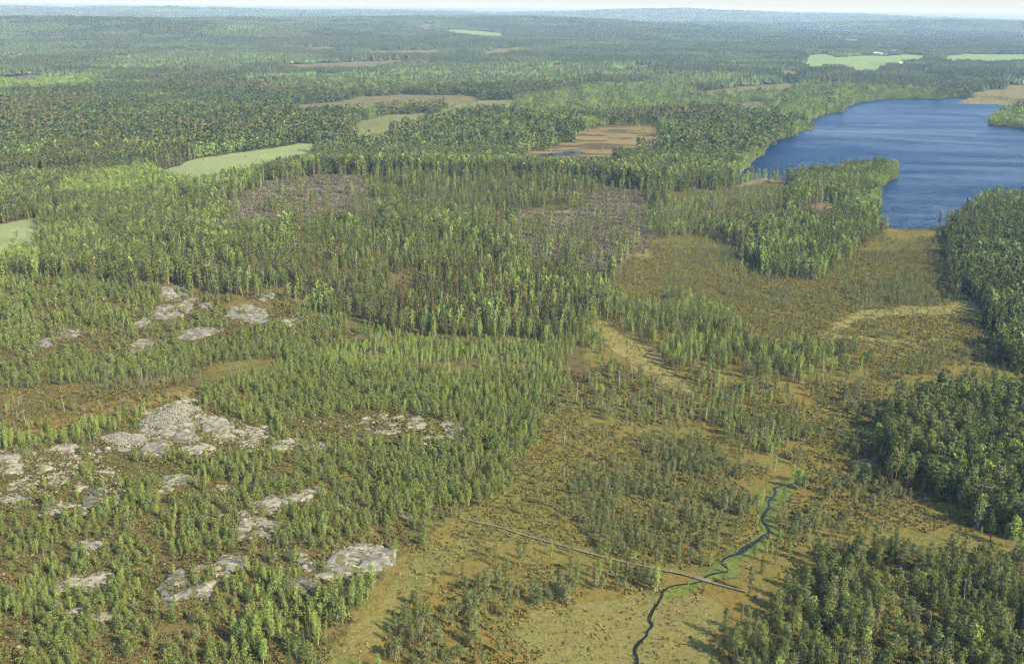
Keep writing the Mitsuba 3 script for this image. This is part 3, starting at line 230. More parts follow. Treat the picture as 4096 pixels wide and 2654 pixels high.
BOULDERS = [
 (-103.4,290.0,1.12,'pale flat topped boulder at the foot of the middle cairn'),
 (-101.2,288.5,1.27,'grey boulder in the ledge right of the middle cairn'),
 (-122.7,272.9,1.35,'grey boulder lowest on the left of the cairn ridge'),
 (-120.5,274.6,1.5,'big rounded boulder left of the rock knob'),
 (-127.0,281.0,0.98,'lone boulder among the birches left of the cairns'),
 (-108.8,286.7,1.12,'angular boulder below the left cairn side'),
 (-107.1,287.2,1.2,'boulder next to the angular boulder below the cairns'),
 (-76.3,265.4,1.42,'white topped boulder alone on the heath right below the cairn hill'),
 (-131.7,275.3,0.9,'small boulder at the upper left heath edge'),
 (-82.7,192.1,0.75,'small boulder near the bottom left slabs'),
 (-101.6,177.8,0.98,'pale boulder in the lower left corner'),
 (-111.2,226.9,0.75,'small pale stone beside the pines at the far left'),
 (-97.9,411.8,1.2,'pale boulder right of the fissured outcrop'),
 (-124.7,408.7,0.98,'boulder between the slab row and the fissured outcrop'),
 (-156.4,395.1,1.2,'dark based boulder below the narrow sloping slab'),
 (-75.0,368.0,0.98,'pale boulder at the edge of the bright birches'),
 (-93.4,417.0,0.9,'pale boulder half hidden by pines above the heath'),
 (57.4,201.8,1.2,'light grey boulder beside the end of the boardwalk'),
 (-74.3,231.5,0.9,'grey stone left of the wide lichen rock'),
 (-93.4,210.2,0.98,'rounded pale boulder beside a pine left of the lower rock group'),
 (-56.7,215.2,0.75,'small pale stone below the wide lichen rock'),
 (-79.8,287.0,0.75,'small boulder at the right end of the cairn hill'),
 (-67.7,192.5,0.75,'small stone in the pines below the lower rock group'),
]
CAIRNS = [
 ((-106.1,298.1),26,7,'uppermost grey stone cairn on the ridge crest'),
 ((-109.1,293.4),36,16,'largest grey stone cairn in the middle of the ridge'),
 ((-117.3,281.2),30,8,'flat grey stone cairn lowest on the left of the ridge'),
]
SNAGS = [
 (76.1,226.9,6.0,'reddish grey dead pine standing at the upper edge of the lower right forest'),
 (62.2,193.3,6.0,'bare dead pine with red bark left of the lower right clearing'),
 (55.8,204.1,7.6,'dead grey pine next to the living pine at the end of the boardwalk'),
 (52.1,193.3,4.2,'twisted grey dead pine at the left edge of the lower right forest'),
 (68.8,177.7,5.1,'pale dead pine at the bottom edge of the lower right forest'),
 (95.1,195.8,6.0,'grey dead tree deep in the lower right forest'),
 (96.0,231.6,5.1,'tall thin dead trunk at the upper rim of the lower right forest'),
 (102.1,201.7,6.0,'grey leafless pine in the middle of the lower right forest'),
 (104.3,200.9,6.0,'second grey leafless pine beside another one in the lower right forest'),
 (126.9,299.5,8.5,'grey dead pine among the dark tall pines on the right'),
 (120.4,302.8,7.6,'bare grey tree at the left rim of the dark stand'),
 (22.8,326.7,6.8,'bare white trunk at the left of the middle bog'),
 (28.0,337.2,7.6,'tall bare white trunk in the middle bog'),
 (38.9,337.5,7.6,'pale forked dead trunk in the middle bog'),
 (16.8,288.3,6.0,'pale dead stem in the open bog beside the pine block'),
 (-18.4,183.6,5.1,'bare dead stem among the bog pines at the bottom'),
 (-132.4,336.7,6.0,'dead grey pine at the edge of the left bog'),
 (-142.2,296.3,5.1,'bare stem in the left bog'),
 (-151.2,288.9,5.1,'leaning bare stem at the far left of the left bog'),
 (-110.9,211.1,4.2,'leafless birch stem in the bare birch patch at far left'),
]
BIRCHES = [
 (34.4,204.6,7.2,'bright birch clump with white stems standing by the brook'),
 (33.9,204.4,6.4,'second white stemmed birch in the clump by the brook'),
 (-34.7,193.6,6.4,'bright birch at the edge of the bog below the largest whaleback'),
 (-32.8,194.8,6.4,'bright birch right of another at the bog edge'),
 (68.0,247.5,5.6,'white stemmed birch on the left bank of the brook'),
 (69.0,248.1,5.6,'second white stemmed birch on the left bank of the brook'),
 (81.1,258.9,6.4,'white stemmed birch at the brook bend'),
 (81.8,258.1,6.4,'leaning white birch at the brook bend'),
 (84.0,263.3,5.6,'birch behind the brook bend'),
 (81.6,263.3,5.6,'birch left of the brook bend'),
 (78.2,270.7,5.6,'white birch trunk above the brook bend'),
 (64.0,221.6,4.0,'slender birch right of the wide pool of the brook'),
 (48.8,215.1,4.0,'white stemmed birch above the bridge'),
 (52.6,211.9,3.2,'small birch at the brook loop'),
 (41.8,204.9,2.4,'small bush birch below the bridge'),
 (52.7,225.0,3.2,'thin birch on the bog left of the pool'),
]
LONE_PINES = [
 (56.2,203.7,7.0,'tall lone pine at the end of the boardwalk'),
 (45.4,204.9,2.1,'small green bush pine on the bank below the bridge'),
]
HOUSES = [
 (1125.5,3250.3,18,7,'red','pale','long red barn in the far village'),
 (1071.4,3290.7,11,6,'white','grey','white house at the left end of the village'),
 (1073.0,3237.5,8,6,'grey','dark','dark small house beside the white house in the village'),
 (1156.5,3402.8,12,6,'cream','pale','big pale farmhouse above the red barn'),
 (1132.5,3224.1,10,6,'grey','pale','grey house right of the red barn'),
 (1159.6,3259.6,9,6,'cream','dark','pale house further right of the red barn'),
 (1302.2,3540.9,8,6,'white','grey','white house at the right end of the village'),
 (952.8,2656.6,10,6,'red','dark','red cottage in the lower meadow'),
 (994.9,2681.7,16,7,'grey','pale','grey barn beside the red cottage'),
 (1072.3,3186.9,7,6,'red','dark','small red shed left of the long red barn'),
 (1265.6,3480.0,7,6,'cream','grey','cream house among trees at the right of the village'),
 (1442.1,4479.6,8,6,'white','pale','white house beside the clearing above the village'),
 (2664.0,6355.6,18,8,'white','pale','white buildings hall far behind the village'),
]

def stretch(a, start, ratio, stop):
    v, s = [a], start
    while v[-1] < stop:
        v.append(v[-1] + s); s *= ratio
    return v


half = list(np.arange(0, 302, 3.0)); half = half[:-1] + stretch(half[-1], 3.0, 1.03, 14500)
XS = np.array([-a for a in half[:0:-1]] + half)
ys = list(np.arange(96, 669, 3.0)); ys = ys[:-1] + stretch(ys[-1], 3.0, 1.02, 19000)
YS = np.array(list(np.arange(0, 96, 12.0)) + ys)
GX, GY = np.meshgrid(XS, YS)
GZ = height(GX, GY)
NX, NY = len(XS), len(YS)


def ground_at(x, y):
    x, y = np.asarray(x, float), np.asarray(y, float)
    i = np.clip(np.searchsorted(XS, x) - 1, 0, NX - 2); j = np.clip(np.searchsorted(YS, y) - 1, 0, NY - 2)
    a = (x - XS[i]) / (XS[i + 1] - XS[i]); b = (y - YS[j]) / (YS[j + 1] - YS[j])
    z00, z10, z01, z11 = GZ[j, i], GZ[j, i + 1], GZ[j + 1, i], GZ[j + 1, i + 1]
    return np.where(a > b, z00 + a * (z10 - z00) + b * (z11 - z10), z00 + b * (z01 - z00) + a * (z11 - z01))  # the two triangles of a cell


def cell_tris(i, j):
    k = j * NX + i
    return np.concatenate([np.stack([k, k + 1, k + NX + 1], -1), np.stack([k, k + NX + 1, k + NX], -1)])


def sheet(poly, lift):
    """The part of the ground mesh inside the outline, lifted: follows the ground exactly."""
    x0, y0, x1, y1 = poly.bounds
    i = np.arange(max(0, np.searchsorted(XS, x0) - 1), min(NX - 1, np.searchsorted(XS, x1) + 1))
    j = np.arange(max(0, np.searchsorted(YS, y0) - 1), min(NY - 1, np.searchsorted(YS, y1) + 1))
    I, J = [a.ravel() for a in np.meshgrid(i, j)]
    boxes = shapely.box(XS[I], YS[J], XS[I + 1], YS[J + 1])
    shapely.prepare(poly)
    full, touch = shapely.contains(poly, boxes), shapely.intersects(poly, boxes)
    V, F, n = [], [], 0
    if full.any():
        f = cell_tris(I[full], J[full]); u, inv = np.unique(f, return_inverse=True)
        V.append(np.stack([GX.ravel()[u], GY.ravel()[u]], -1)); F.append(inv.reshape(-1, 3)); n += len(u)
    part = touch & ~full
    f = cell_tris(I[part], J[part])
    xy = np.stack([GX.ravel()[f], GY.ravel()[f]], -1)
    tri = shapely.polygons(np.concatenate([xy, xy[:, :1]], 1))
    for g in shapely.get_parts(shapely.intersection(poly, tri)):
        if g.geom_type != 'Polygon' or g.area < 1e-6: continue
        p = np.array(g.exterior.coords)[:-1]
        if len(g.interiors): continue
        t = earcut.triangulate_float64(p, np.array([len(p)], np.uint32)).reshape(-1, 3) if len(p) > 3 else np.array([[0, 1, 2]])
        V.append(p); F.append(np.asarray(t, int) + n); n += len(p)
    V, F = np.vstack(V), np.vstack(F)
    a, b, c = V[F[:, 0]], V[F[:, 1]], V[F[:, 2]]
    flip = (b[:, 0] - a[:, 0]) * (c[:, 1] - a[:, 1]) - (b[:, 1] - a[:, 1]) * (c[:, 0] - a[:, 0]) < 0
    F[flip] = F[flip][:, ::-1]
    return trimesh.Trimesh(np.column_stack([V, ground_at(V[:, 0], V[:, 1]) + lift]), F, process=False)


def outline(pts, amp=0.0, seed=0, fringe=0.0):
    """A polygon whose edge wanders by about amp metres."""
    g = shapely.Polygon(pts).buffer(0)
    if g.geom_type == 'MultiPolygon': g = max(g.geoms, key=lambda a: a.area)
    if amp:
        e = shapely.segmentize(g, amp * .8)
        p = np.array(e.exterior.coords)[:-1]
        q = np.column_stack([p, np.zeros(len(p))])
        p = p + amp * 2.2 * np.stack([meshkit.fbm(q / (amp * 6), 4, seed=seed + 1) - .5, meshkit.fbm(q / (amp * 6) + 50, 4, seed=seed + 2) - .5], -1) * 2
        g = shapely.Polygon(p).buffer(0)
        if g.geom_type == 'MultiPolygon': g = max(g.geoms, key=lambda a: a.area)
        if fringe:                                           # tongues and bays of moss along the rim
            r = np.random.default_rng(seed + 3); t = r.uniform(0, g.exterior.length, int(g.exterior.length * .9))
            p = shapely.get_coordinates(shapely.line_interpolate_point(g.exterior, t)) + r.normal(0, fringe, (len(t), 2))
            d = shapely.buffer(shapely.points(p), r.uniform(.15, .6, len(t)) * fringe ** .5, quad_segs=2); half = len(t) // 2
            g = g.union(shapely.union_all(d[:half])).difference(shapely.union_all(d[half:]))
            if g.geom_type == 'MultiPolygon': g = max(g.geoms, key=lambda a: a.area)
        g = shapely.Polygon(g.exterior)
    return g


# ------------------------------------------------------------------ materials
def tex(fn, eps=1e-2): return mikit.proc(fn, eps)


def soil(c1, c2, c3, c4, s=1.0, moss=0.0):
    """Four natural colours mixed by noise at three sizes."""
    def fn(p, n, uv):
        big = mikit.fbm(p.x / (34 * s), p.y / (24 * s), 3.0, 3)
        med = mikit.fbm(p.x / (5.5 * s), p.y / (5.0 * s), 7.0, 3)
        fine = mikit.noise(p.x * 2.1, p.y * 2.1, 1.0) * .6 + mikit.noise(p.x * .8, p.y * .9, 5.0) * .4
        c = mikit.mix(mi.Color3f(*c1), mi.Color3f(*c2), mikit.smoothstep(.36, .62, big * .6 + med * .4))
        c = mikit.mix(c, mi.Color3f(*c3), mikit.smoothstep(.5, .72, med) * .8)
        c = mikit.mix(c, mi.Color3f(*c4), mikit.smoothstep(.45, .68, fine * .7 + med * .3) * .85)
        c = c * (.74 + .52 * mikit.noise(p.x * 3.3, p.y * 3.0, 9.0))
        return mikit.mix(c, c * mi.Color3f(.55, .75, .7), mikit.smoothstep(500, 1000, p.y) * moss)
    return dict(type='diffuse', reflectance=tex(fn))


MAT = dict(
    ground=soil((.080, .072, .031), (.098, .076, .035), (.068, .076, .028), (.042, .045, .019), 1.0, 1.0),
    bog=soil((.112, .100, .033), (.121, .091, .028), (.103, .106, .034), (.069, .070, .025)),
    leftbog=soil((.113, .085, .036), (.127, .094, .038), (.098, .087, .031), (.063, .055, .023)),
    slash=soil((.159, .135, .109), (.130, .113, .087), (.115, .105, .067), (.054, .048, .036), 1.5),
    slashred=soil((.136, .093, .071), (.116, .079, .060), (.098, .071, .046), (.060, .041, .028)),
    green=soil((.139, .188, .088), (.154, .198, .095), (.126, .172, .077), (.146, .156, .083), 3),
    tan=soil((.119, .110, .061), (.106, .095, .053), (.113, .110, .057), (.080, .074, .041), 2),
    tanpale=soil((.133, .126, .068), (.119, .109, .058), (.126, .126, .066), (.100, .089, .049), 2),
    palegreen=soil((.114, .137, .060), (.125, .130, .061), (.105, .130, .056), (.091, .098, .044), 2),
    farm=soil((.118, .187, .078), (.135, .196, .089), (.111, .175, .072), (.135, .169, .083), 5),
    sedge=soil((.159, .144, .062), (.143, .136, .052), (.151, .131, .054), (.110, .105, .042)),
    sedgepale=soil((.127, .113, .049), (.114, .113, .041), (.124, .104, .045), (.092, .087, .036)),
    sedgesoft=soil((.113, .112, .041), (.118, .103, .038), (.104, .112, .039), (.073, .079, .030)),
    lush=soil((.076, .105, .029), (.092, .112, .032), (.070, .093, .026), (.053, .068, .020)),
    reed=soil((.176, .148, .068), (.160, .132, .060), (.148, .124, .052), (.109, .092, .038)),
)
def slashy(p, n, uv):
    a = mikit.fbm(p.x / 26, p.y / 5.5, 2.0, 3)
    return mikit.mix(mi.Color3f(.128, .108, .058), mi.Color3f(.062, .052, .032), mikit.smoothstep(.5, .6, a))
MAT['orange'] = dict(type='diffuse', reflectance=tex(slashy))
for k, m in MAT.items(): scene['mat_' + k] = m
scene['mat_plant'] = dict(type='twosided', bsdf=dict(type='diffuse', reflectance=dict(type='mesh_attribute', name='vertex_color')))


def rock_fn(lichen):
    def fn(p, n, uv):
        a = mikit.fbm(p.x * .55, p.y * .55, p.z * .9, 3)
        b = mikit.noise(p.x * 2.6, p.y * 2.6, p.z * 2.6)
        c = mikit.mix(mi.Color3f(.132, .133, .13), mi.Color3f(.085, .086, .083), mikit.smoothstep(.42, .68, a))
        c = mikit.mix(c, mi.Color3f(.195, .19, .16), mikit.smoothstep(.62 - .5 * lichen, .75 - .35 * lichen, mikit.fbm(p.x * .8 + 30, p.y * .8, p.z, 3)))
        c = mikit.mix(c, mi.Color3f(.085, .08, .065), mikit.smoothstep(.66, .9, b) * .7)
        return mikit.mix(c, mi.Color3f(.078, .078, .036), mikit.smoothstep(.60, .66, mikit.fbm(p.x / 1.9 + 9, p.y / .9, 5.0, 3)))
    return fn
scene['mat_rock'] = dict(type='diffuse', reflectance=tex(rock_fn(.25)))
def cairn_fn(p, n, uv):
    return mikit.mix(mi.Color3f(.085, .084, .08), mi.Color3f(.20, .195, .175), mikit.noise(p.x * 2.3, p.y * 2.3, p.z * 2.3))
scene['mat_cairn'] = dict(type='diffuse', reflectance=tex(cairn_fn))
scene['mat_lichen_rock'] = dict(type='diffuse', reflectance=tex(rock_fn(.72)))


def wave(p, n, uv):
    gust = .6 + .8 * mikit.smoothstep(.3, .7, mikit.fbm(p.x / 110, p.y / 22, 2.0, 3))
    return gust * (mikit.fbm(p.x / 2.6 + .2 * p.y, p.y / 1.8, 4.0, 3) - .5)
scene['mat_lake'] = dict(type='bumpmap', scale=.95, texture=tex(wave, .15), bsdf=dict(type='principled', base_color=dict(type='rgb', value=(.002, .015, .054)), roughness=.2, specular=.13))
scene['mat_brook'] = dict(type='principled', base_color=dict(type='rgb', value=(.008, .010, .009)), roughness=.12, specular=.15)
def wood(p, n, uv):
    return mikit.mix(mi.Color3f(.16, .148, .12), mi.Color3f(.11, .10, .08), mikit.fbm(p.x * 1.3, p.y * 1.3, p.z * 4, 3))
scene['mat_wood'] = dict(type='twosided', bsdf=dict(type='diffuse', reflectance=tex(wood)))
PAINT = dict(red=(.22, .05, .04), white=(.42, .41, .39), cream=(.36, .33, .26), grey=(.24, .23, .22), dark=(.07, .065, .06), pale=(.30, .29, .27), glass=(.05, .06, .07), brick=(.3, .14, .1))
for k, c in PAINT.items(): scene['mat_paint_' + k] = dict(type='twosided', bsdf=dict(type='diffuse', reflectance=dict(type='rgb', value=c)))

# ------------------------------------------------------------------ the setting
scene['ground'] = mikit.ply(trimesh.Trimesh(np.stack([GX, GY, GZ], -1).reshape(-1, 3),
    cell_tris(*[a.ravel() for a in np.meshgrid(np.arange(NX - 1), np.arange(NY - 1))]), process=False), 'mat_ground', smooth=True)
labels['ground'] = dict(label='wooded ground with moss, heather and low hills out to the horizon', category='ground', kind='structure')
SHEET_LABEL = dict(sedgesoft='olive straw sedge strip along the forest edge', bog='open raised bog with orange brown moss and heather', leftbog='brown mire with thin grass and bare stems', slash='pinkish grey logged clearing with scattered seed trees',
    slashred='reddish logged clearing on the lake peninsula', green='pale green hay field between the forest edges', tan='tan open fen in the far forest', palegreen='pale yellow green fen in the far forest',
    orange='orange string bog with dark lines in the forest', farm='bright green farm field by the far village', sedge='straw coloured sedge strip in the bog', sedgepale='pale sedge fen on both sides of the brook',
    lush='lush green bank along the brook', tanpale='pale tan shore meadow', reed='yellow reed bed at the lake edge')
KEEP_OUT, SLASH = [], []          # where no tree stands, where few do
for k, (name, mat, amp, pts) in enumerate(SHEETS):
    g = outline(pts, amp, 10 * k, 1.3 if mat in ('sedge', 'sedgepale', 'lush', 'leftbog') and pts[0][1] < 420 else 0.0)
    lift = .05 + .03 * (k % 3) if mat in ('bog', 'leftbog', 'slash', 'slashred') else .16 + .03 * (k % 3)
    if mat == 'lush': lift = .27
    scene[name] = mikit.ply(sheet(g, lift), 'mat_' + mat, smooth=True)
    labels[name] = dict(label=SHEET_LABEL[mat], category='field' if mat in ('green', 'farm') else 'bog', kind='structure', group=mat + ' patches')
    if mat == 'slash': SLASH.append(g)
    if mat not in ('bog', 'leftbog', 'slash', 'slashred'): KEEP_OUT.append((g, mat))
lake = outline(LAKE, 2.0, 500)
scene['lake'] = mikit.ply(sheet(lake, .10), 'mat_lake', smooth=True)
labels['lake'] = dict(label='wind ruffled deep blue lake behind the bog', category='lake', kind='structure')
KEEP_OUT.append((lake, 'lake'))
for name, pts in (('reed_bed', REED), ('reed_bed_001', REED1)):
    g = outline(pts, 1.5, 600)
    scene[name] = mikit.ply(sheet(g, .2), 'mat_reed', smooth=True)
    labels[name] = dict(label='strip of straw coloured reeds along the lake shore', category='reeds', kind='structure', group='reed strips')
    KEEP_OUT.append((g, 'reed'))
pool = outline(POOL, 2.0, 610)
scene['bog_pool'] = mikit.ply(sheet(pool, .3), 'mat_brook', smooth=True)
labels['bog_pool'] = dict(label='small blue pool in the orange string bog', category='pool', kind='structure')


def ribbon(path, extra=0.0):
    """The outline of a stream along (x, y, half width)."""
    p = np.array(path, float)
    s = np.r_[0, np.cumsum(np.hypot(*np.diff(p[:, :2], axis=0).T))]
    t = np.arange(0, s[-1], .7)
    q = np.stack([np.interp(t, s, p[:, k]) for k in range(3)], -1)
    k = np.array([1, 2, 3, 2, 1.]) / 9
    for c in range(2): q[2:-2, c] = np.convolve(q[:, c], k, 'valid')
    d = np.gradient(q[:, :2], axis=0); d /= np.linalg.norm(d, axis=1, keepdims=True)
    nrm = np.stack([-d[:, 1], d[:, 0]], -1)
    w = (q[:, 2] + extra) * .42 * (1 + 1.1 * (meshkit.noise(np.column_stack([t / 2.5, 0 * t, 0 * t]), 3) - .5))
    g = shapely.union_all([shapely.Polygon([*(q[i:i + 2, :2] + nrm[i:i + 2] * w[i:i + 2, None]), *(q[i:i + 2, :2] - nrm[i:i + 2] * w[i:i + 2, None])[::-1]]).buffer(.15) for i in range(len(q) - 1)])
    return g if g.geom_type == 'Polygon' else max(g.geoms, key=lambda a: a.area)


brook = ribbon(BROOK)
brook = shapely.Polygon(brook.exterior)
scene['brook'] = mikit.ply(sheet(brook, .36), 'mat_brook', smooth=True)
labels['brook'] = dict(label='narrow dark brook winding through the bog', category='brook', kind='structure')
KEEP_OUT.append((brook.buffer(.8), 'brook'))

# ------------------------------------------------------------------ plants
def tube(pts, radii, sides=4, color=(.1, .07, .05)):
    p = np.asarray(pts, float); r = np.broadcast_to(np.asarray(radii, float), (len(p),))
    d = np.gradient(p, axis=0); d /= np.linalg.norm(d, axis=1, keepdims=True) + 1e-9
    a = np.cross(d, np.where(np.abs(d[:, 2:]) < .9, [0, 0, 1.], [1., 0, 0])); a /= np.linalg.norm(a, axis=1, keepdims=True)
    b = np.cross(d, a); an = np.arange(sides) * 2 * np.pi / sides
    v = (p[:, None] + r[:, None, None] * (np.cos(an)[None, :, None] * a[:, None] + np.sin(an)[None, :, None] * b[:, None])).reshape(-1, 3)
    f = []
    for i in range(len(p) - 1):
        for k in range(sides):
            q = [i * sides + k, i * sides + (k + 1) % sides, (i + 1) * sides + (k + 1) % sides, (i + 1) * sides + k]
            f += [[q[0], q[1], q[2]], [q[0], q[2], q[3]]]
    c = np.asarray(color, float); c = np.broadcast_to(c, (len(p), 3)) if c.ndim == 2 else np.tile(c, (len(p), 1))
    return v, np.array(f), np.repeat(c, sides, 0)


def join(parts):
    V, F, C, n = [], [], [], 0
    for v, f, c in parts:
        V.append(v); F.append(f + n); C.append(c); n += len(v)
    return np.vstack(V), np.vstack(F), np.vstack(C)


def sprays(rng, P, out, size, color, jitter=.2, up=.45, rnd=.5):
    """Loose triangles of foliage at P, roughly facing outwards and up."""
    n = len(P)
    N = out * .8 + np.array([0, 0, up]) + rng.normal(size=(n, 3)) * rnd
    N /= np.linalg.norm(N, axis=1, keepdims=True)
    a = np.cross(N, rng.normal(size=(n, 3))); a /= np.linalg.norm(a, axis=1, keepdims=True)
    b = np.cross(N, a)
    s = (np.broadcast_to(size, (n,)) * rng.uniform(.7, 1.3, n))[:, None]
    v = np.stack([P + s * a, P - s * .5 * a + s * .85 * b, P - s * .5 * a - s * .85 * b], 1).reshape(-1, 3)
    c = np.asarray(color) * (1 + jitter * rng.normal(size=(n, 1))).clip(.45, 1.7) * (1 + .08 * rng.normal(size=(n, 3)))
    return v, np.arange(3 * n).reshape(-1, 3), np.repeat(c.clip(.005, .9), 3, 0)


def crown(rng, h, base, R, profile, clumps, per, size, color, flat=.45, spread=.16, lean=(0, 0), **kw):
    t = (np.arange(clumps) + rng.uniform(0, 1, clumps)) / clumps
    z = h * (base + (1 - base) * t)
    az = np.arange(clumps) * 2.4 + rng.uniform(-.6, .6, clumps)
    rad = R * profile(t) * rng.uniform(.25, 1.1, clumps) ** .6
    out = np.stack([np.cos(az), np.sin(az), 0 * az], -1)
    C = out * rad[:, None]; C[:, 2] = z
    C[:, :2] += np.outer(t, lean)
    cs = spread * h * (.5 + .7 * profile(t)) * (R / h / .2) ** .5
    P = np.repeat(C, per, 0) + rng.normal(size=(clumps * per, 3)) * np.repeat(cs, per)[:, None] * np.array([.6, .6, .6 * flat])
    P[:, 2] = np.minimum(P[:, 2], h * 1.0)
    tint = np.repeat(1 + .14 * rng.normal(size=(clumps, 1)), per, 0)
    axis = P * [1, 1, 0]; axis /= np.linalg.norm(axis, axis=1, keepdims=True) + .3
    return sprays(rng, P, axis, size, np.asarray(color) * tint, **kw)


BARK, RED_BARK, GREY, WHITE = (.10, .082, .066), (.18, .10, .06), (.19, .175, .16), (.34, .325, .29)


def pine(rng, h, near, col, old=True):
    R = h * rng.uniform(.09, .125); base = rng.uniform(.2, .36); lean = rng.normal(0, .03 * h, 2)
    prof = lambda t: np.sin(np.pi * (.18 + .78 * t)) ** .6
    tr = tube([(0, 0, -.5), (lean[0] * .3, lean[1] * .3, h * .45), (lean[0], lean[1], h * .93)], [.022 * h, .015 * h, .004 * h], 5 if near else 3, [BARK, RED_BARK, RED_BARK])
    parts = [tr]
    if near:
        for _ in range(7):
            z = h * rng.uniform(.25, .75); a = rng.uniform(0, 6.28); L = R * rng.uniform(.6, 1.1)
            parts.append(tube([(lean[0] * z / h, lean[1] * z / h, z), (math.cos(a) * L, math.sin(a) * L, z + L * .25)], [.006 * h, .002 * h], 3, GREY))
    cr = crown(rng, h, base, R, prof, *((30, 30) if near else (20, 8)), h * (.017 if near else .034), col, lean=lean, spread=.06)
    return join(parts), cr


def young(rng, h, near, col):
    R = h * rng.uniform(.29, .36); prof = lambda t: (1 - t) ** .7 * .97 + .03
    tr = tube([(0, 0, -.3), (0, 0, h * .95)], [.02 * h, .006 * h], 3, BARK)
    cr = crown(rng, h, .06, R, prof, *((26, 20) if near else (18, 8)), h * (.032 if near else .055), col, spread=.075, flat=.8)
    return tr, cr


def bogpine(rng, h, near, col):
    R = h * rng.uniform(.14, .2); base = rng.uniform(.18, .38); lean = rng.normal(0, .06 * h, 2)
    prof = lambda t: np.sin(np.pi * (.2 + .72 * t)) ** .7
    tr = tube([(0, 0, -.3), (lean[0] * .3, lean[1] * .3, h * .5), (lean[0], lean[1], h * .95)], [.02 * h, .014 * h, .004 * h], 4 if near else 3, [GREY, GREY, RED_BARK])
    cr = crown(rng, h, base, R, prof, *((22, 18) if near else (14, 8)), h * (.029 if near else .048), col, lean=lean, spread=.085)
    return tr, cr


def spruce(rng, h, near, col):
    R = h * rng.uniform(.085, .115); prof = lambda t: (1 - t) ** .8 + .03
    tr = tube([(0, 0, -.4), (0, 0, h * .9)], [.018 * h, .004 * h], 4 if near else 3, BARK)
    cr = crown(rng, h, .04, R, prof, *((38, 18) if near else (22, 6)), h * (.02 if near else .038), col, spread=.06, flat=.6, up=.3)
    return tr, cr


def birch(rng, h, near, col):
    R = h * rng.uniform(.09, .12); base = rng.uniform(.16, .3); lean = rng.normal(0, .04 * h, 2)
    prof = lambda t: np.sin(np.pi * (.12 + .8 * t)) ** .7
    tr = tube([(0, 0, -.4), (lean[0] * .4, lean[1] * .4, h * .5), (lean[0], lean[1], h * .96)], [.015 * h, .01 * h, .003 * h], 4 if near else 3, [WHITE, WHITE, GREY])
    cr = crown(rng, h, base, R, prof, *((28, 24) if near else (16, 7)), h * (.019 if near else .040), col, lean=lean, spread=.065, flat=1.0, jitter=.16)
    return tr, cr


def dead(rng, h, near, col):
    lean = rng.normal(0, .05 * h, 2)
    parts = [tube([(0, 0, -.3), (lean[0] * .4, lean[1] * .4, h * .5), (lean[0], lean[1], h)], [.02 * h, .014 * h, .004 * h], 5, [col, col, GREY])]
    br = []
    for k in range(13):
        z = h * rng.uniform(.3, .95); a = rng.uniform(0, 6.28); L = h * rng.uniform(.07, .17)
        o = np.array([lean[0] * z / h, lean[1] * z / h, z]); e = np.array([math.cos(a), math.sin(a), rng.uniform(-.1, .5)]) * L
        br.append(tube([o, o + e * .6, o + e + [0, 0, L * .15]], [.007 * h, .005 * h, .002 * h], 3, np.asarray(GREY) * 1.15))
    return join(parts), join(br)


#      builder, nominal height, colours (one form each), near/mid counts
KIND = dict(
    pine=(pine, 11.0, [(.086, .112, .039), (.096, .121, .040), (.078, .106, .036), (.107, .125, .050), (.094, .114, .050)], 'pine_tree', 'pine_forest'),
    young=(young, 4.5, [(.111, .139, .043), (.125, .150, .043), (.095, .126, .043), (.122, .139, .050), (.105, .142, .048)], 'young_pine', 'young_pine_thicket'),
    bog=(bogpine, 4.5, [(.102, .121, .051), (.110, .128, .051), (.092, .114, .048), (.116, .126, .057)], 'bog_pine', 'bog_pine_scatter'),
    spruce=(spruce, 12.0, [(.051, .075, .030), (.058, .083, .030), (.067, .083, .030)], 'spruce_tree', 'spruce_forest'),
    brown=(spruce, 12.0, [(.095, .090, .037), (.106, .094, .040), (.087, .092, .037)], 'spruce_tree', 'spruce_forest'),
    grey=(dead, 8.0, [(.176, .152, .128), (.192, .180, .168), (.208, .160, .128)], 'dead_pine', 'dead_pine'),
    birch=(birch, 8.0, [(.151, .213, .053), (.171, .227, .058), (.127, .191, .050), (.156, .209, .058)], 'birch_tree', 'birch_wood'),
)
FORM = {}
def plant_group(key, two):
    scene[key] = dict(type='shapegroup', **{n: mikit.ply((v, f), 'mat_plant', color=c) for n, (v, f, c) in two.items()})
for kind, (fn, h0, cols, _, _) in KIND.items():
    for near in (True, False):
        for k, col in enumerate(cols):
            rng = np.random.default_rng([abs(hash_) for hash_ in (len(kind), ord(kind[0]), k, int(near))])
            tr, cr = fn(rng, h0, near, col)
            key = f'form_{kind}_{"near" if near else "mid"}_{k}'
            plant_group(key, dict(trunk=tr, crown=cr))
            FORM.setdefault((kind, near), []).append(key)

rng = np.random.default_rng(11)
ZPOLY = [shapely.Polygon(z[5]).buffer(0) for z in ZONES]
ZNAME = [z[0] for z in ZONES]
OUT_NEAR = shapely.union_all([g for g, _ in KEEP_OUT] + [shapely.LineString(w).buffer(1.3) for w in (WALK, WALK1)])
def in_front(g, h): return shapely.union_all([shapely.transform(g, lambda c: c * (1 - f * h / CAM_AT[2])) for f in np.linspace(0, 1, 6)])   # clear ground down the slope


ROCK_U = shapely.union_all([in_front(shapely.Polygon(r[0]).buffer(0), 2.6) for r in ROCKS] + [shapely.Point(c[0]).buffer(c[1] * .1 + 2) for c in CAIRNS])


def zone_of(x, y):
    z = np.full(len(x), -1)
    for k, g in enumerate(ZPOLY):
        x0, y0, x1, y1 = g.bounds
        m = np.flatnonzero((x > x0) & (x < x1) & (y > y0) & (y < y1))
        z[m[shapely.contains_xy(g, x[m], y[m])]] = k
    return z


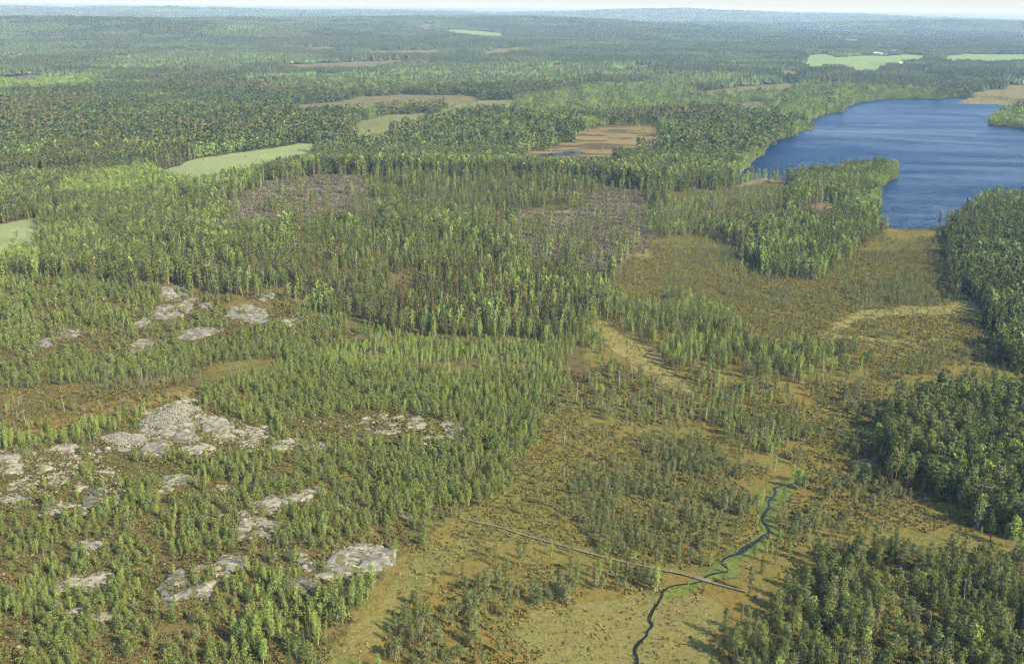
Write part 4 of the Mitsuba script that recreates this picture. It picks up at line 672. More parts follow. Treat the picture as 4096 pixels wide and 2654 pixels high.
def blocked(x, y):
    m = np.zeros(len(x), bool)
    for g, _ in KEEP_OUT:
        x0, y0, x1, y1 = g.bounds
        k = np.flatnonzero((x > x0) & (x < x1) & (y > y0) & (y < y1))
        m[k] |= shapely.contains_xy(g, x[k], y[k])
    return m


def n2(x, y, s, seed): return meshkit.fbm(np.stack([x / s, y / s, 0 * x], -1), 2, seed=seed)


NEAR_END = 880.0
THICK = 2.55
DEFAULT = (620, dict(pine=.75, spruce=.1, birch=.15), (8, 13), .3)


def scatter():
    """Single trees out to NEAR_END."""
    s = 1.7
    gy = np.arange(146, NEAR_END, s)
    pts = []
    for y in gy:
        w = y * .555 + 30
        pts.append(np.stack([np.arange(-w, w, s), np.full(len(np.arange(-w, w, s)), y)], -1))
    p = np.vstack(pts); p = p + rng.uniform(-.5, .5, p.shape) * s * .95
    x, y = p.T
    wob = 4.0 + y * .006
    xx = x + wob * (n2(x, y, 9, 21) - .5) * 2 + rng.normal(0, wob * .3, len(x)); yy = y + wob * (n2(x, y, 9, 22) - .5) * 2 + rng.normal(0, wob * .3, len(x))
    z = zone_of(xx, yy)
    for g in SLASH:
        k = np.flatnonzero(shapely.contains_xy(g, x, y)); k = k[np.array([ZNAME[q] not in ('clearing_trees', 'peninsula_birch') if q >= 0 else True for q in z[k]], bool)]; z[k] = ZNAME.index('sparse_cut')
    dens = np.array([a[1] for a in ZONES] + [DEFAULT[0]])[z]; cl = np.array([a[4] for a in ZONES] + [DEFAULT[3]])[z]
    f = n2(x, y, 13, 31)
    dens = np.where((z < 0) & (y < 430), 150, dens)
    keep = rng.uniform(size=len(x)) < dens * THICK * s * s / 1e4 * np.clip(1 + cl * (f - .5) * 9, .05, 3.0)
    x, y, z = x[keep], y[keep], z[keep]
    m = ~blocked(x, y) & ~shapely.contains_xy(OUT_NEAR, x, y)
    m &= ~(shapely.contains_xy(ROCK_U, x, y) & (rng.uniform(size=len(x)) < .82))
    return x[m], y[m], z[m]


X, Y, Z = scatter()
mix_f = n2(X, Y, 22, 41)
kinds = list(KIND)
kind_i = np.zeros(len(X), int); hh = np.zeros(len(X))
for k in [-1, *range(len(ZONES))]:
    m = np.flatnonzero((Z == k) if k != -1 else (Z == -1))
    mix, (lo, hi) = (DEFAULT[1], DEFAULT[2]) if k < 0 else ZONES[k][2:4]
    if not len(m): continue
    u = np.clip(rng.uniform(size=len(m)) * .65 + (np.argsort(np.argsort(mix_f[m])) / len(m)) * .35, 0, .999)
    u = np.argsort(np.argsort(u)) / len(m)
    edge = np.cumsum(list(mix.values())) / sum(mix.values())
    kind_i[m] = np.array([kinds.index(a) for a in mix])[np.searchsorted(edge, u, side='right').clip(0, len(mix) - 1)]
    if k < 0: lo, hi = np.where(Y[m] < 430, 3.0, lo), np.where(Y[m] < 430, 5.0, hi)
    hh[m] = rng.uniform(lo, hi, len(m)) * np.where(rng.uniform(size=len(m)) < .35, rng.uniform(.35, .9, len(m)), 1)
BASE = ground_at(X, Y)
DIST = np.sqrt(X ** 2 + Y ** 2 + CAM_AT[2] ** 2)
thin = {'right_forest': .03, 'dark_stand': .02, 'bog_pines': .05, 'bog_right': .06, 'bog_mid': .16, 'left_bog_trees': .4, 'stream_wood': .08, 'bog_grove': .04, 'upper_bog': .02, 'heath_mid': .01, 'centre_forest': .01}
gone = rng.uniform(size=len(X)) < np.array([thin.get(n, 0) for n in ZNAME] + [0])[Z]
gone = np.flatnonzero(gone); gone = gone[np.argsort(-hh[gone] / DIST[gone])[:270]]
kind_i[gone] = kinds.index('grey')
size = hh / DIST
fw, upv = np.array(CAM_FWD), np.array(CAM_UP); rt = np.cross(fw, upv)
P = np.stack([X, Y, BASE + hh * .5 - CAM_AT[2]], -1); dz = P @ fw
in_view = (np.abs(P @ rt / dz) < .5) & (np.abs(P @ upv / dz) < .322)
single = np.zeros(len(X), bool); single[gone] = True
for names in (('pine',), ('young',), ('bog',), ('spruce', 'brown'), ('birch',)):
    m = np.flatnonzero(np.isin(kind_i, [kinds.index(a) for a in names]) & in_view)
    single[m[np.argsort(-size[m])[:300]]] = True

PLACE = {'right_forest': 'in the lower right pine forest', 'dark_stand': 'in the dark stand at right', 'front_birch': 'in the bright grove at bottom left', 'heath_front': 'on the bottom left heath',
    'heath_mid': 'on the left rocky heath', 'rubble_heath': 'in the far left stony field', 'thicket': 'in the thicket right of the cairns', 'pine_block': 'in the young block beside the boardwalk', 'birch_ridge': 'on the ridge behind the cairns',
    'cairn_hill': 'on the bare cairn hill', 'rocky_patch': 'in the rocky lichen clearing', 'bog_pines': 'on the bog left of the brook', 'bog_grove': 'in the grove below the boardwalk', 'bog_right': 'on the bog right of the brook', 'bog_open': 'on the open bog',
    'stream_wood': 'in the upper brook wood', 'bright_birch': 'in the bright birch thicket', 'bog_mid': 'on the middle bog', 'left_bog_trees': 'in the brown left bog', 'centre_forest': 'in the tall middle forest',
    'centre_spruce': 'in the brownish middle spruce block', 'shore_forest': 'in the near lake shore forest', 'bog_thicket': 'between the upper bogs', 'heath_low': 'on the heath above the left bog'}
FORM_WORD = dict(pine=['dark green pine', 'bare trunked pine', 'slender dark pine', 'pale green pine', 'greyish green pine'],
    young=['bushy young pine', 'yellow green young pine', 'dark bushy young pine', 'olive green young pine', 'fresh green young pine'],
    bog=['stunted thin bog pine', 'pale green stunted bog pine', 'dark stunted bog pine', 'yellowish stunted bog pine'],
    spruce=['dark narrow spruce', 'green pointed spruce', 'olive pointed spruce'], brown=['brown tinged spruce', 'rusty brown spruce', 'olive brown spruce'],
    grey=['bare grey dead pine', 'pale bare dead pine', 'reddish bare dead pine'],
    birch=['bright green birch', 'light yellow green birch', 'fresh green birch', 'slim bright birch'])
ZMID = [sum(z[3]) / 2 for z in ZONES] + [9]
ZQ = [([0, 0], [0, 0])] * (len(ZONES) + 1)
for k in range(-1, len(ZONES)):
    m = single & (Z == k)
    if m.any(): ZQ[k] = (np.quantile(X[m], [.33, .67]), np.quantile(Y[m], [.33, .67]))
count = {}
def numbered(name):
    n = count[name] = count.get(name, -1) + 1
    return name if n == 0 else f'{name}_{n:03d}'


def stand(key, group, x, y, z, s, wide=1.0, rot=0.0, tilt=(0, 0)):
    c, n = math.cos(rot) * s * wide, math.sin(rot) * s * wide
    scene[key] = dict(type='instance', to_world=T([[c, -n, tilt[0] * s, x], [n, c, tilt[1] * s, y], [0, 0, s, z], [0, 0, 0, 1]]), group=dict(type='ref', id=group))


rots = rng.uniform(0, 6.283, len(X)); forms = rng.integers(0, 1000, len(X)); wides = rng.uniform(.85, 1.2, len(X)) * np.array([{'right_forest': 1.1, 'dark_stand': 1.05}.get(n, 1.0) for n in ZNAME] + [1.0])[Z]; tilts = rng.normal(0, .025, (len(X), 2))
mass_n = {}
for i in range(len(X)):
    kind = kinds[kind_i[i]]; fn, h0, cols, one, mass = KIND[kind]
    k = forms[i] % len(cols); near = DIST[i] < 420
    if single[i]:
        key = numbered(one); zn = ZNAME[Z[i]] if Z[i] >= 0 else ''
        where = PLACE.get(zn, 'in the mixed forest beyond the bog')
        tall = 'tall ' if hh[i] > ZMID[Z[i]] else 'lower '
        (qx, qy) = ZQ[Z[i]]; part = ['near', 'middle', 'far'][int(np.searchsorted(qy, Y[i]))] + ' ' + ['left', 'central', 'right'][int(np.searchsorted(qx, X[i]))] + ' part'
        name = tall + FORM_WORD[kind][k]
        labels[key] = dict(label=f'{name} {where}, {part}', category='dead tree' if kind == 'grey' else 'tree', group=f'trees like a {name} {where}, {part}')
    else:
        mass_n[mass] = mass_n.get(mass, 0) + 1
        key = f'{mass}__{mass_n[mass]:05d}'
    stand(key, FORM[(kind, bool(near))][k], X[i], Y[i], BASE[i], hh[i] / h0, wides[i], rots[i], tilts[i])
for mass, text in dict(pine_forest='tall pines of the forest standing too close to count', young_pine_thicket='dense young pines covering the heath on the left', bog_pine_scatter='stunted pines scattered over the bogs',
        spruce_forest='dark spruces mixed into the forest', birch_wood='bright green birches mixed into the forest and along the shores').items():
    if mass in mass_n: labels[mass] = dict(label=text, category='forest', kind='stuff')
scene_info = dict(singles=int(single.sum()), trees=len(X))
print(scene_info, mass_n)

VILLAGE = shapely.union_all([in_front(shapely.Point(q[0], q[1]).buffer(16 + q[2] * .4), 9) for q in HOUSES])
KEEP_OUT.append((VILLAGE, 'village'))

# ---- trees farther off: small pieces of forest
def far_tree(rng, kind, h, col, n):
    if n == 0:                                   # a pointed or rounded crown
        low, R = dict(birch=(.34, .3), pine=(.42, .27)).get(kind, (.12, .24))
        a = rng.uniform(0, 6.28) + np.arange(4) * 1.571
        ring = np.stack([np.cos(a), np.sin(a), 0 * a], -1) * (R * h * rng.uniform(.75, 1.25, (4, 1))); ring[:, 2] = h * (low + rng.uniform(-.1, .1, 4))
        v = np.vstack([[[0, 0, h]], ring])
        c = np.asarray(col) * [.70, .74, .9] * rng.uniform(.85, 1.15) * rng.uniform(.92, 1.08, (5, 1))  # crown colour darkened to stand in for self-shadow, which closed cones lack
        return v, np.array([[0, 1, 2], [0, 2, 3], [0, 3, 4], [0, 4, 1]]), c
    if kind == 'birch': prof = lambda t: np.sin(np.pi * (.1 + .82 * t)) ** .7; R = h * .17; b = .12
    elif kind == 'pine': prof = lambda t: np.sin(np.pi * (.2 + .72 * t)) ** .7; R = h * .12; b = .3
    else: prof = lambda t: (1 - t) ** .9 + .05; R = h * .11; b = .04
    return crown(rng, h, b, R, prof, n, 2, h * .08, col, spread=.07, flat=.8)


def tile(rng, kind, side, trees, n, scale=1.0):
    parts = []
    for _ in range(trees):
        kk = kind if rng.uniform() < .8 else rng.choice(['pine', 'spruce', 'birch'])
        kc = 'brown' if kind == 'brown' and rng.uniform() < .5 else ('spruce' if kk == 'brown' else kk)
        cols = KIND[kc][2]; h = {'pine': 12, 'spruce': 14, 'brown': 15, 'birch': 10}[kc] * rng.uniform(.7, 1.15) * scale
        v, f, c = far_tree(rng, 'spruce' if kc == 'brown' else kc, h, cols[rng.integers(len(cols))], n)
        v = v * ([1.15, 1.15, 1] if n else [1.0, 1.0, 1] if scale == 1 else [1.9, 1.9, 1]) + np.array([*(rng.uniform(-.5, .5, 2) * side), 0]); parts.append((v, f, c))
    return join(parts)


TILES = {}
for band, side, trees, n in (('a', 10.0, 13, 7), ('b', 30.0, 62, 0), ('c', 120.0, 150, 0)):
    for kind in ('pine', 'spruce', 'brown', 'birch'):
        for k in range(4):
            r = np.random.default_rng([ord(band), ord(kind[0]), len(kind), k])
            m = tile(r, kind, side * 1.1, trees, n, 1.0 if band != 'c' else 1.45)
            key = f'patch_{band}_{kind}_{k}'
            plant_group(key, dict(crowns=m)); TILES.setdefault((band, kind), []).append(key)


def far_mix(x, y):
    a = n2(x * .55, y, 110, 51) + .25 * (n2(x * .5, y, 420, 52) - .5)
    return np.select([a > .60 + .2 * np.clip((y - 1700) / 1500, 0, 1), a > .52, a > .37], [3, 0, 1], 2)   # birch, pine, spruce, brown


n_far = 0
for band, side, y0, y1 in (('a', 10.0, NEAR_END, 1800.0), ('b', 30.0, 1800.0, 5600.0), ('c', 120.0, 5600.0, 16500.0)):
    gy = np.arange(y0 + side / 2, y1, side)
    px = [np.arange(-(y * .545 + 60), y * .545 + 60, side) for y in gy]
    x = np.concatenate(px); y = np.repeat(gy, [len(a) for a in px])
    x = x + rng.uniform(-.3, .3, len(x)) * side; y = y + rng.uniform(-.3, .3, len(x)) * side
    keep = ~blocked(x, y) & (rng.uniform(size=len(x)) < (.95 if band != 'c' else 1))
    if band == 'a':
        near_shore = np.zeros(len(x), bool)
        for g, m in KEEP_OUT:
            if m in ('lake',):
                b = g.buffer(1); k = np.flatnonzero(keep); keep[k[shapely.contains_xy(b, x[k], y[k])]] = False
    x, y = x[keep], y[keep]
    z = zone_of(x, y); ki = far_mix(x, y)
    names = ['pine', 'spruce', 'brown', 'birch']
    for k, zz in enumerate(ZONES):
        m = np.flatnonzero(z == k)
        if not len(m): continue
        mix = {a: v for a, v in zz[2].items()}
        mm = {}
        for a, v in mix.items(): mm[{'young': 'pine', 'bog': 'pine'}.get(a, a)] = mm.get({'young': 'pine', 'bog': 'pine'}.get(a, a), 0) + v
        pr = np.array([mm.get(a, 0) for a in names]); ki[m] = rng.choice(4, len(m), p=pr / pr.sum())
    e = side * .4
    zc = ground_at(x, y); sx = (ground_at(x + e, y) - ground_at(x - e, y)) / (2 * e); sy = (ground_at(x, y + e) - ground_at(x, y - e)) / (2 * e)
    rot = rng.uniform(0, 6.283, len(x)); s = rng.uniform(.8, 1.15, len(x)); v = rng.integers(0, 4, len(x))
    for i in range(len(x)):
        c, n = math.cos(rot[i]), math.sin(rot[i]); n_far += 1
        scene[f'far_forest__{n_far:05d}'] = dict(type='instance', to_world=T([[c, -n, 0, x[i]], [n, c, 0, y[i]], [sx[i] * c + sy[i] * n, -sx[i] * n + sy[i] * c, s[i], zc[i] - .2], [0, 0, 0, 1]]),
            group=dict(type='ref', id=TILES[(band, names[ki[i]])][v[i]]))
k = mass_n.get('birch_wood', 0); r = np.random.default_rng(71); edge = lake.exterior
for d in np.arange(0, edge.length, 2.2):     # alders and birches leaning over the shore
    a, b = edge.interpolate(d), edge.interpolate(d + .5)
    if (a.y < 640 and zone_of(np.array([a.x]), np.array([a.y - 6]))[0] in (-1, ZNAME.index('upper_bog'), ZNAME.index('lake_edge'), ZNAME.index('bay_shrubs'))) or not abs(a.x) < a.y * .6: continue
    nx, ny = b.y - a.y, a.x - b.x; L = math.hypot(nx, ny) + 1e-9; o = r.uniform(.2, 3.5)
    if lake.contains(shapely.Point(a.x + nx / L, a.y + ny / L)): o = -o
    x, y = a.x + nx / L * o, a.y + ny / L * o; k += 1
    stand(f'birch_wood__{k:05d}', FORM[('birch', False)][r.integers(4)], x, y, float(ground_at(x, y)), r.uniform(4, 9) / 8, 1.4, r.uniform(0, 6))
labels['far_forest'] = dict(label='unbroken spruce, pine and birch forest out to the horizon', category='forest', kind='stuff')
print('far', n_far)

k = mass_n.get('bog_pine_scatter', 0); r = np.random.default_rng(61)
for g, m in KEEP_OUT:                        # scattered low trees round the rims of the far fens and fields
    if m not in ('tan', 'palegreen', 'orange', 'tanpale', 'farm', 'green'): continue
    x0, y0, x1, y1 = g.bounds; n = int(min(900, g.area / (90 if m != 'green' else 260)))
    p = r.uniform([x0, y0], [x1, y1], (n * 3, 2)); p = p[shapely.contains_xy(g, *p.T)]
    rim = shapely.distance(shapely.points(p), g.boundary); p = p[(r.uniform(size=len(p)) < np.exp(-rim / 7.0)) | (r.uniform(size=len(p)) < (.05 if m in ('tan', 'orange') else .004))]
    for x, y in p:
        k += 1; h = r.uniform(2.5, 7); kd = 'bog' if r.uniform() < .6 else 'birch'
        stand(f'bog_pine_scatter__{k:05d}', FORM[(kd, False)][r.integers(4)], x, y, float(ground_at(x, y)), h / KIND[kd][1], 1.2, r.uniform(0, 6))

# ---- dwarf shrubs and tussocks
def tussocks(rng, side, n, cols):
    parts = []
    for _ in range(n):
        c = np.asarray(cols[rng.integers(len(cols))]); s = rng.uniform(.14, .42)
        o = np.array([*(rng.uniform(-.5, .5, 2) * side), 0]); k = 4
        P = o + np.abs(rng.normal(size=(k, 3))) * [0, 0, s * .4] + rng.normal(size=(k, 3)) * [s, s, 0] * .5
        parts.append(sprays(rng, P, np.zeros((k, 3)), s, c, up=.5, rnd=.6))
    return join(parts)


TUFT = dict(bog=[(.104, .088, .032), (.092, .094, .034), (.076, .086, .032), (.110, .096, .034)], heath=[(.092, .074, .032), (.076, .074, .030), (.074, .090, .030), (.098, .078, .034)], slash=[(.14, .122, .10), (.11, .098, .078), (.16, .14, .115), (.07, .085, .035)], sedge=[(.130, .116, .044), (.120, .116, .040), (.105, .098, .036)])
TG = {}
for a, cols in TUFT.items():
    for k in range(3):
        key = f'tussock_tile_{a}_{k}'
        plant_group(key, dict(shrub=tussocks(np.random.default_rng([5, k, ord(a[0])]), 11, {'bog': 190, 'heath': 260, 'sedge': 110, 'slash': 200}[a], cols))); TG.setdefault(a, []).append(key)
open_zones = {'bog': ['upper_bog', 'upper_bog_thick', 'stream_wood', 'bog_mid', 'bog_open', 'bog_pines', 'bog_grove', 'bog_right', 'left_bog_trees', 'open_left', 'right_forest'],
              'heath': ['heath_upper', 'heath_rocks', 'heath_low', 'thicket', 'birch_ridge', 'cairn_hill', 'heath_mid', 'rubble_heath', 'rocky_patch', 'bare_pocket', 'pine_block', 'heath_front', 'front_birch']}
of = {n: a for a, ns in open_zones.items() for n in ns}
gx, gy = np.meshgrid(np.arange(-400, 400, 10.0), np.arange(150, 560, 10.0)); gx, gy = gx.ravel(), gy.ravel()
m = np.abs(gx) < gy * .55 + 25; gx, gy = gx[m], gy[m]
zz = zone_of(gx, gy); bl = blocked(gx, gy); nt = 0
for i in range(len(gx)):
    a = of.get(ZNAME[zz[i]] if zz[i] >= 0 else '', None)
    pt = shapely.Point(gx[i], gy[i])
    if bl[i]:
        a = 'sedge' if any(mm in ('sedge', 'sedgepale', 'sedgesoft') and g.contains(pt) for g, mm in KEEP_OUT) else None
    if a is None: continue
    nt += 1; c, n = math.cos(i * 1.7), math.sin(i * 1.7); e = 5.0
    sx = float(ground_at(gx[i] + e, gy[i]) - ground_at(gx[i] - e, gy[i])) / (2 * e); sy = float(ground_at(gx[i], gy[i] + e) - ground_at(gx[i], gy[i] - e)) / (2 * e)
    scene[f'heather_tussocks__{nt:05d}'] = dict(type='instance', to_world=T([[c, -n, 0, gx[i]], [n, c, 0, gy[i]], [sx * c + sy * n, -sx * n + sy * c, 1, float(ground_at(gx[i], gy[i])) + .1], [0, 0, 0, 1]]), group=dict(type='ref', id=TG[a][i % 3]))
for g in SLASH:                              # branches and stumps left by the loggers
    x0, y0, x1, y1 = g.bounds
    for x in np.arange(x0, x1, 10.0):
        for y in np.arange(y0, y1, 10.0):
            if g.contains(shapely.Point(x, y)):
                nt += 1; c, n = math.cos(nt * 1.7), math.sin(nt * 1.7)
                scene[f'heather_tussocks__{nt:05d}'] = dict(type='instance', to_world=T([[1.3 * c, -1.3 * n, 0, x], [1.3 * n, 1.3 * c, 0, y], [0, 0, 1.7, float(ground_at(x, y)) + .05], [0, 0, 0, 1]]), group=dict(type='ref', id=TG['slash'][nt % 3]))
labels['heather_tussocks'] = dict(label='heather, moss tussocks and sedge tufts over bog and heath', category='heather', kind='stuff')

# ---- single trees the photograph singles out
snag_cols = [(.30, .20, .15), (.27, .25, .23)]
for k in range(4): plant_group(f'form_dead_{k}', dict(zip(('trunk', 'branches'), dead(np.random.default_rng([9, k]), 8.0, True, snag_cols[k % 2]))))
for k, (x, y, h, text) in enumerate(SNAGS):
    key = numbered('dead_pine'); red = 'red' in text
    stand(key, f'form_dead_{(0 if k % 4 < 2 else 2) if red else (1 if k % 4 < 2 else 3)}', x, y, float(ground_at(x, y)), h / 8.0, 1.0, k * 1.3)
    labels[key] = dict(label=text, category='dead tree')
for k, (x, y, h, text) in enumerate(BIRCHES):
    key = numbered('birch_tree'); stand(key, FORM[('birch', True)][k % 4], x, y, float(ground_at(x, y)), h / 8.0, 1.0, k * 1.1)
    labels[key] = dict(label=text, category='tree')
for k, (x, y, h, text) in enumerate(LONE_PINES):
    key = numbered('pine_tree' if h > 5 else 'young_pine'); kd = 'pine' if h > 5 else 'young'
    stand(key, FORM[(kd, True)][3], x, y, float(ground_at(x, y)), h / KIND[kd][1], 1.0, k)
    labels[key] = dict(label=text, category='tree')

# ------------------------------------------------------------------ rocks
def outcrop(poly, hmax, seed):
    x0, y0, x1, y1 = poly.bounds
    s = max(.45, math.sqrt(poly.area) / 42)
    core = poly; poly = poly.buffer(1.2 + .06 * math.sqrt(poly.area)); hmax = hmax * .62
    xs, yy = np.arange(x0 - 2 * s, x1 + 2 * s, s), np.arange(y0 - 2 * s, y1 + 2 * s, s)
    X_, Y_ = np.meshgrid(xs, yy)
    inside = shapely.contains_xy(poly, X_.ravel(), Y_.ravel()).reshape(X_.shape)
    d = shapely.distance(shapely.points(X_.ravel(), Y_.ravel()), poly.boundary).reshape(X_.shape) * np.where(inside, 1, -1)
    p = np.stack([X_, Y_, 0 * X_], -1); q = (p + seed * 13.7)
    edge = d - .6 + (3.4 * (meshkit.fbm(q / [3.4, 2.0, 1], 4, seed=seed) - .5)) * min(1.0, math.sqrt(poly.area) / 9)
    dome = np.clip(edge / (.22 * math.sqrt(poly.area)), -1, 1)
    prof = np.where(dome > 0, dome ** .45, dome * 3)
    ridge = np.abs(meshkit.fbm(q * [1 / 5., 1 / 2.2, 1], 3, seed=seed + 7) - .5) * 2       # joints run along the slope
    z = ground_at(X_, Y_) + hmax * (prof * (.45 + .75 * meshkit.fbm(q / 6.5, 2, seed=seed + 3)) - .55 * np.exp(-(ridge / .06) ** 2) * (dome > .05)) - .12
    z += .22 * hmax ** .5 * (meshkit.fbm(q / 1.1, 2, seed=seed + 5) - .5) + .35 * np.floor(3 * meshkit.noise(q / [4, 2.4, 1], seed + 9)) * (dome > .1) * .5
    ok = edge > -2.2 * s
    n = X_.shape[1]; j, i = np.meshgrid(np.arange(X_.shape[0] - 1), np.arange(n - 1), indexing='ij')
    use = ok[:-1, :-1] & ok[1:, :-1] & ok[:-1, 1:] & ok[1:, 1:]; k = (j * n + i)[use]
    f = np.concatenate([np.stack([k, k + 1, k + n + 1], -1), np.stack([k, k + n + 1, k + n], -1)])
    u, inv = np.unique(f, return_inverse=True)
    z = np.where(ok & (edge > -.2 * s), z, ground_at(X_, Y_) - 1.0)
    return trimesh.Trimesh(np.stack([X_, Y_, z], -1).reshape(-1, 3)[u], inv.reshape(-1, 3), process=False)


for k, (pts, h, lich, text) in enumerate(ROCKS):
    g = outline(pts, 0.8, 900 + k)
    key = numbered('rock_outcrop')
    scene[key] = mikit.ply(outcrop(g, h, k + 1), 'mat_lichen_rock' if lich > .45 else 'mat_rock', smooth=35)
    labels[key] = dict(label=text, category='rock')


def stone(rng, s, sub=1):
    m = trimesh.creation.icosphere(subdivisions=sub, radius=1.0)
    v = m.vertices * rng.uniform(.7, 1.25, 3)
    for _ in range(3):                                      # broken faces
        n = rng.normal(size=3); n /= np.linalg.norm(n); c = rng.uniform(.55, .85); e = v @ n - c
        v = v - np.outer(np.clip(e, 0, None), n)
    v = v * (1 + .12 * (meshkit.fbm(v * 1.7 + rng.uniform(0, 50), 2) - .5)[:, None])
    return v * s, np.array(m.faces)


for k, (x, y, s, text) in enumerate(BOULDERS):
    r = np.random.default_rng([77, k]); v, f = stone(r, s * .62, 2)
    v = v * [1.1, 1.0, .8] + [x, y, float(ground_at(x, y)) + s * .22]
    key = numbered('boulder'); scene[key] = mikit.ply(trimesh.Trimesh(v, f, process=False), 'mat_lichen_rock' if k % 3 and 'grey' not in text else 'mat_rock', smooth=30); labels[key] = dict(label=text, category='boulder')


def stones(rng, spots, lo, hi):
    V, F, n = [], [], 0
    for p in spots:
        v, f = stone(rng, rng.uniform(lo, hi), 1); V.append(v + p); F.append(f + n); n += len(v)
    return trimesh.Trimesh(np.vstack(V), np.vstack(F), process=False)


for k, ((x, y), wide, nn, text) in enumerate(CAIRNS):
    r = np.random.default_rng([31, k]); a = [4.8, 6.2, 5.4][k]; b = [3.6, 5.2, 3.8][k]; hh_ = [1.9, 2.4, 1.3][k]
    ang, rad = r.uniform(0, 6.283, 1000), np.sqrt(r.uniform(0, 1.15, 1000)); a_out = 1 + .22 * np.sin(2 * ang + k) + .14 * np.sin(5 * ang + 2 * k)
    sx, sy = x + a_out * rad * np.cos(ang) * a, y + a_out * rad * np.sin(ang) * b
    sz = ground_at(sx, sy) + hh_ * np.clip(1 - rad ** 1.6, 0, 1) + .1
    key = numbered('stone_cairn')
    scene[key + '__stones'] = mikit.ply(stones(r, np.stack([sx, sy, sz], -1), .16, .42), 'mat_cairn')
    gx_, gy_ = np.meshgrid(np.linspace(-1.4, 1.4, 26), np.linspace(-1.4, 1.4, 26)); an_ = np.arctan2(gy_, gx_); rr = np.hypot(gx_, gy_) / (1 + .22 * np.sin(2 * an_ + k) + .14 * np.sin(5 * an_ + 2 * k))
    core = ground_at(x + gx_ * a, y + gy_ * b) + np.where(rr < 1, hh_ * np.clip(1 - rr ** 1.6, 0, 1), -.5 * (rr > 1)) - .12
    n = 26; i_, j_ = np.meshgrid(np.arange(25), np.arange(25)); kk = (j_ * n + i_).ravel()
    scene[key + '__core'] = mikit.ply(trimesh.Trimesh(np.stack([x + gx_ * a, y + gy_ * b, core], -1).reshape(-1, 3), np.concatenate([np.stack([kk, kk + 1, kk + n + 1], -1), np.stack([kk, kk + n + 1, kk + n], -1)]), process=False), 'mat_cairn', smooth=True)
    labels[key] = dict(label=text, category='cairn'); labels[key + '__stones'] = dict(kind='stuff')
zp = {n: g for n, g in zip(ZNAME, ZPOLY)}
def random_in(g, n, r):
    x0, y0, x1, y1 = g.bounds; p = r.uniform([x0, y0], [x1, y1], (n * 4, 2)); return p[shapely.contains_xy(g, *p.T)][:n]
r = np.random.default_rng(41)
p = np.vstack([random_in(zp['rubble_heath'], 2600, r), random_in(zp['cairn_hill'], 700, r), random_in(zp['heath_rocks'], 260, r), random_in(zp['rocky_patch'], 160, r), random_in(zp['heath_mid'], 200, r)])
cl = n2(p[:, 0], p[:, 1], 9, 61); p = p[cl > .42]
scene['scattered_stones'] = mikit.ply(stones(r, np.column_stack([p, ground_at(p[:, 0], p[:, 1]) + .02]), .12, .46), 'mat_lichen_rock')
labels['scattered_stones'] = dict(label='loose pale stones strewn over the rocky heath', category='stones', kind='stuff')

# ------------------------------------------------------------------ boardwalk and bridge
def plank(p, q, w, t, off, z0=.0):
    p, q = np.array(p, float), np.array(q, float)
    d = q[:2] - p[:2]; d /= np.linalg.norm(d); s = np.array([-d[1], d[0]])
    V = []
    for e, along in ((p, .01), (q, -.01)):
        for side in (-.5, .5):
            for h in (0, t):
                xy = e[:2] + d * along + s * (off + side * w); V.append([*xy, e[2] + z0 + h])
    F = [[0, 2, 3], [0, 3, 1], [4, 5, 7], [4, 7, 6], [0, 1, 5], [0, 5, 4], [2, 6, 7], [2, 7, 3], [1, 3, 7], [1, 7, 5], [0, 4, 6], [0, 6, 2]]
    return trimesh.Trimesh(V, F, process=False)


def walkway(name, path, label, skip=None, width=.24):
    line = shapely.LineString(path); L = line.length; k = 0; r = np.random.default_rng(len(path))
    labels[name] = dict(label=label, category='boardwalk')
    d = 0.0
    while d < L - .5:
        e = min(d + 4.0, L)
        a, b = line.interpolate(d), line.interpolate(e)
        for off in (-.5, .5):
            z = .42 + r.uniform(-.03, .03)
            pa, pb = (a.x, a.y, float(ground_at(a.x, a.y)) + z), (b.x, b.y, float(ground_at(b.x, b.y)) + z + r.uniform(-.03, .03))
            scene[f'{name}__plank' + (f'_{k:03d}' if k else '')] = mikit.ply(plank(pa, pb, width, .05, off * (width + .03)), 'mat_wood'); k += 1
        scene[f'{name}__sleeper' + (f'_{k // 2 - 1:03d}' if k > 2 else '')] = mikit.ply(trimesh.creation.box((.16, width * 2 + .3, .34), T_of(a, b)), 'mat_wood')
        d = e


def T_of(a, b):
    an = math.atan2(b.y - a.y, b.x - a.x); m = np.eye(4); m[:2, :2] = [[math.cos(an), -math.sin(an)], [math.sin(an), math.cos(an)]]
    m[:3, 3] = [a.x, a.y, float(ground_at(a.x, a.y)) + .24]; return m


walkway('boardwalk', WALK, 'long straight grey plank boardwalk crossing the bog')
walkway('boardwalk_001', WALK1, 'short stretch of plank walk among the pines at the bottom right')
bl_ = shapely.LineString(BRIDGE); k = 0
for d in np.arange(0, bl_.length, .3):
    a, b = bl_.interpolate(d), bl_.interpolate(min(d + .28, bl_.length))
    m = T_of(a, b); m[2, 3] += .36
    scene['footbridge__plank' + (f'_{k:03d}' if k else '')] = mikit.ply(trimesh.creation.box((.26, 1.1, .06), m), 'mat_wood'); k += 1
for s in (-.5, .5):
    a, b = bl_.coords[0], bl_.coords[1]; za = float(ground_at(*a)) + .38
    scene['footbridge__beam' + ('_001' if s > 0 else '')] = mikit.ply(plank((*a, za), (*b, za), .18, .16, s), 'mat_wood')
labels['footbridge'] = dict(label='low plank footbridge carrying the boardwalk over the brook', category='bridge')

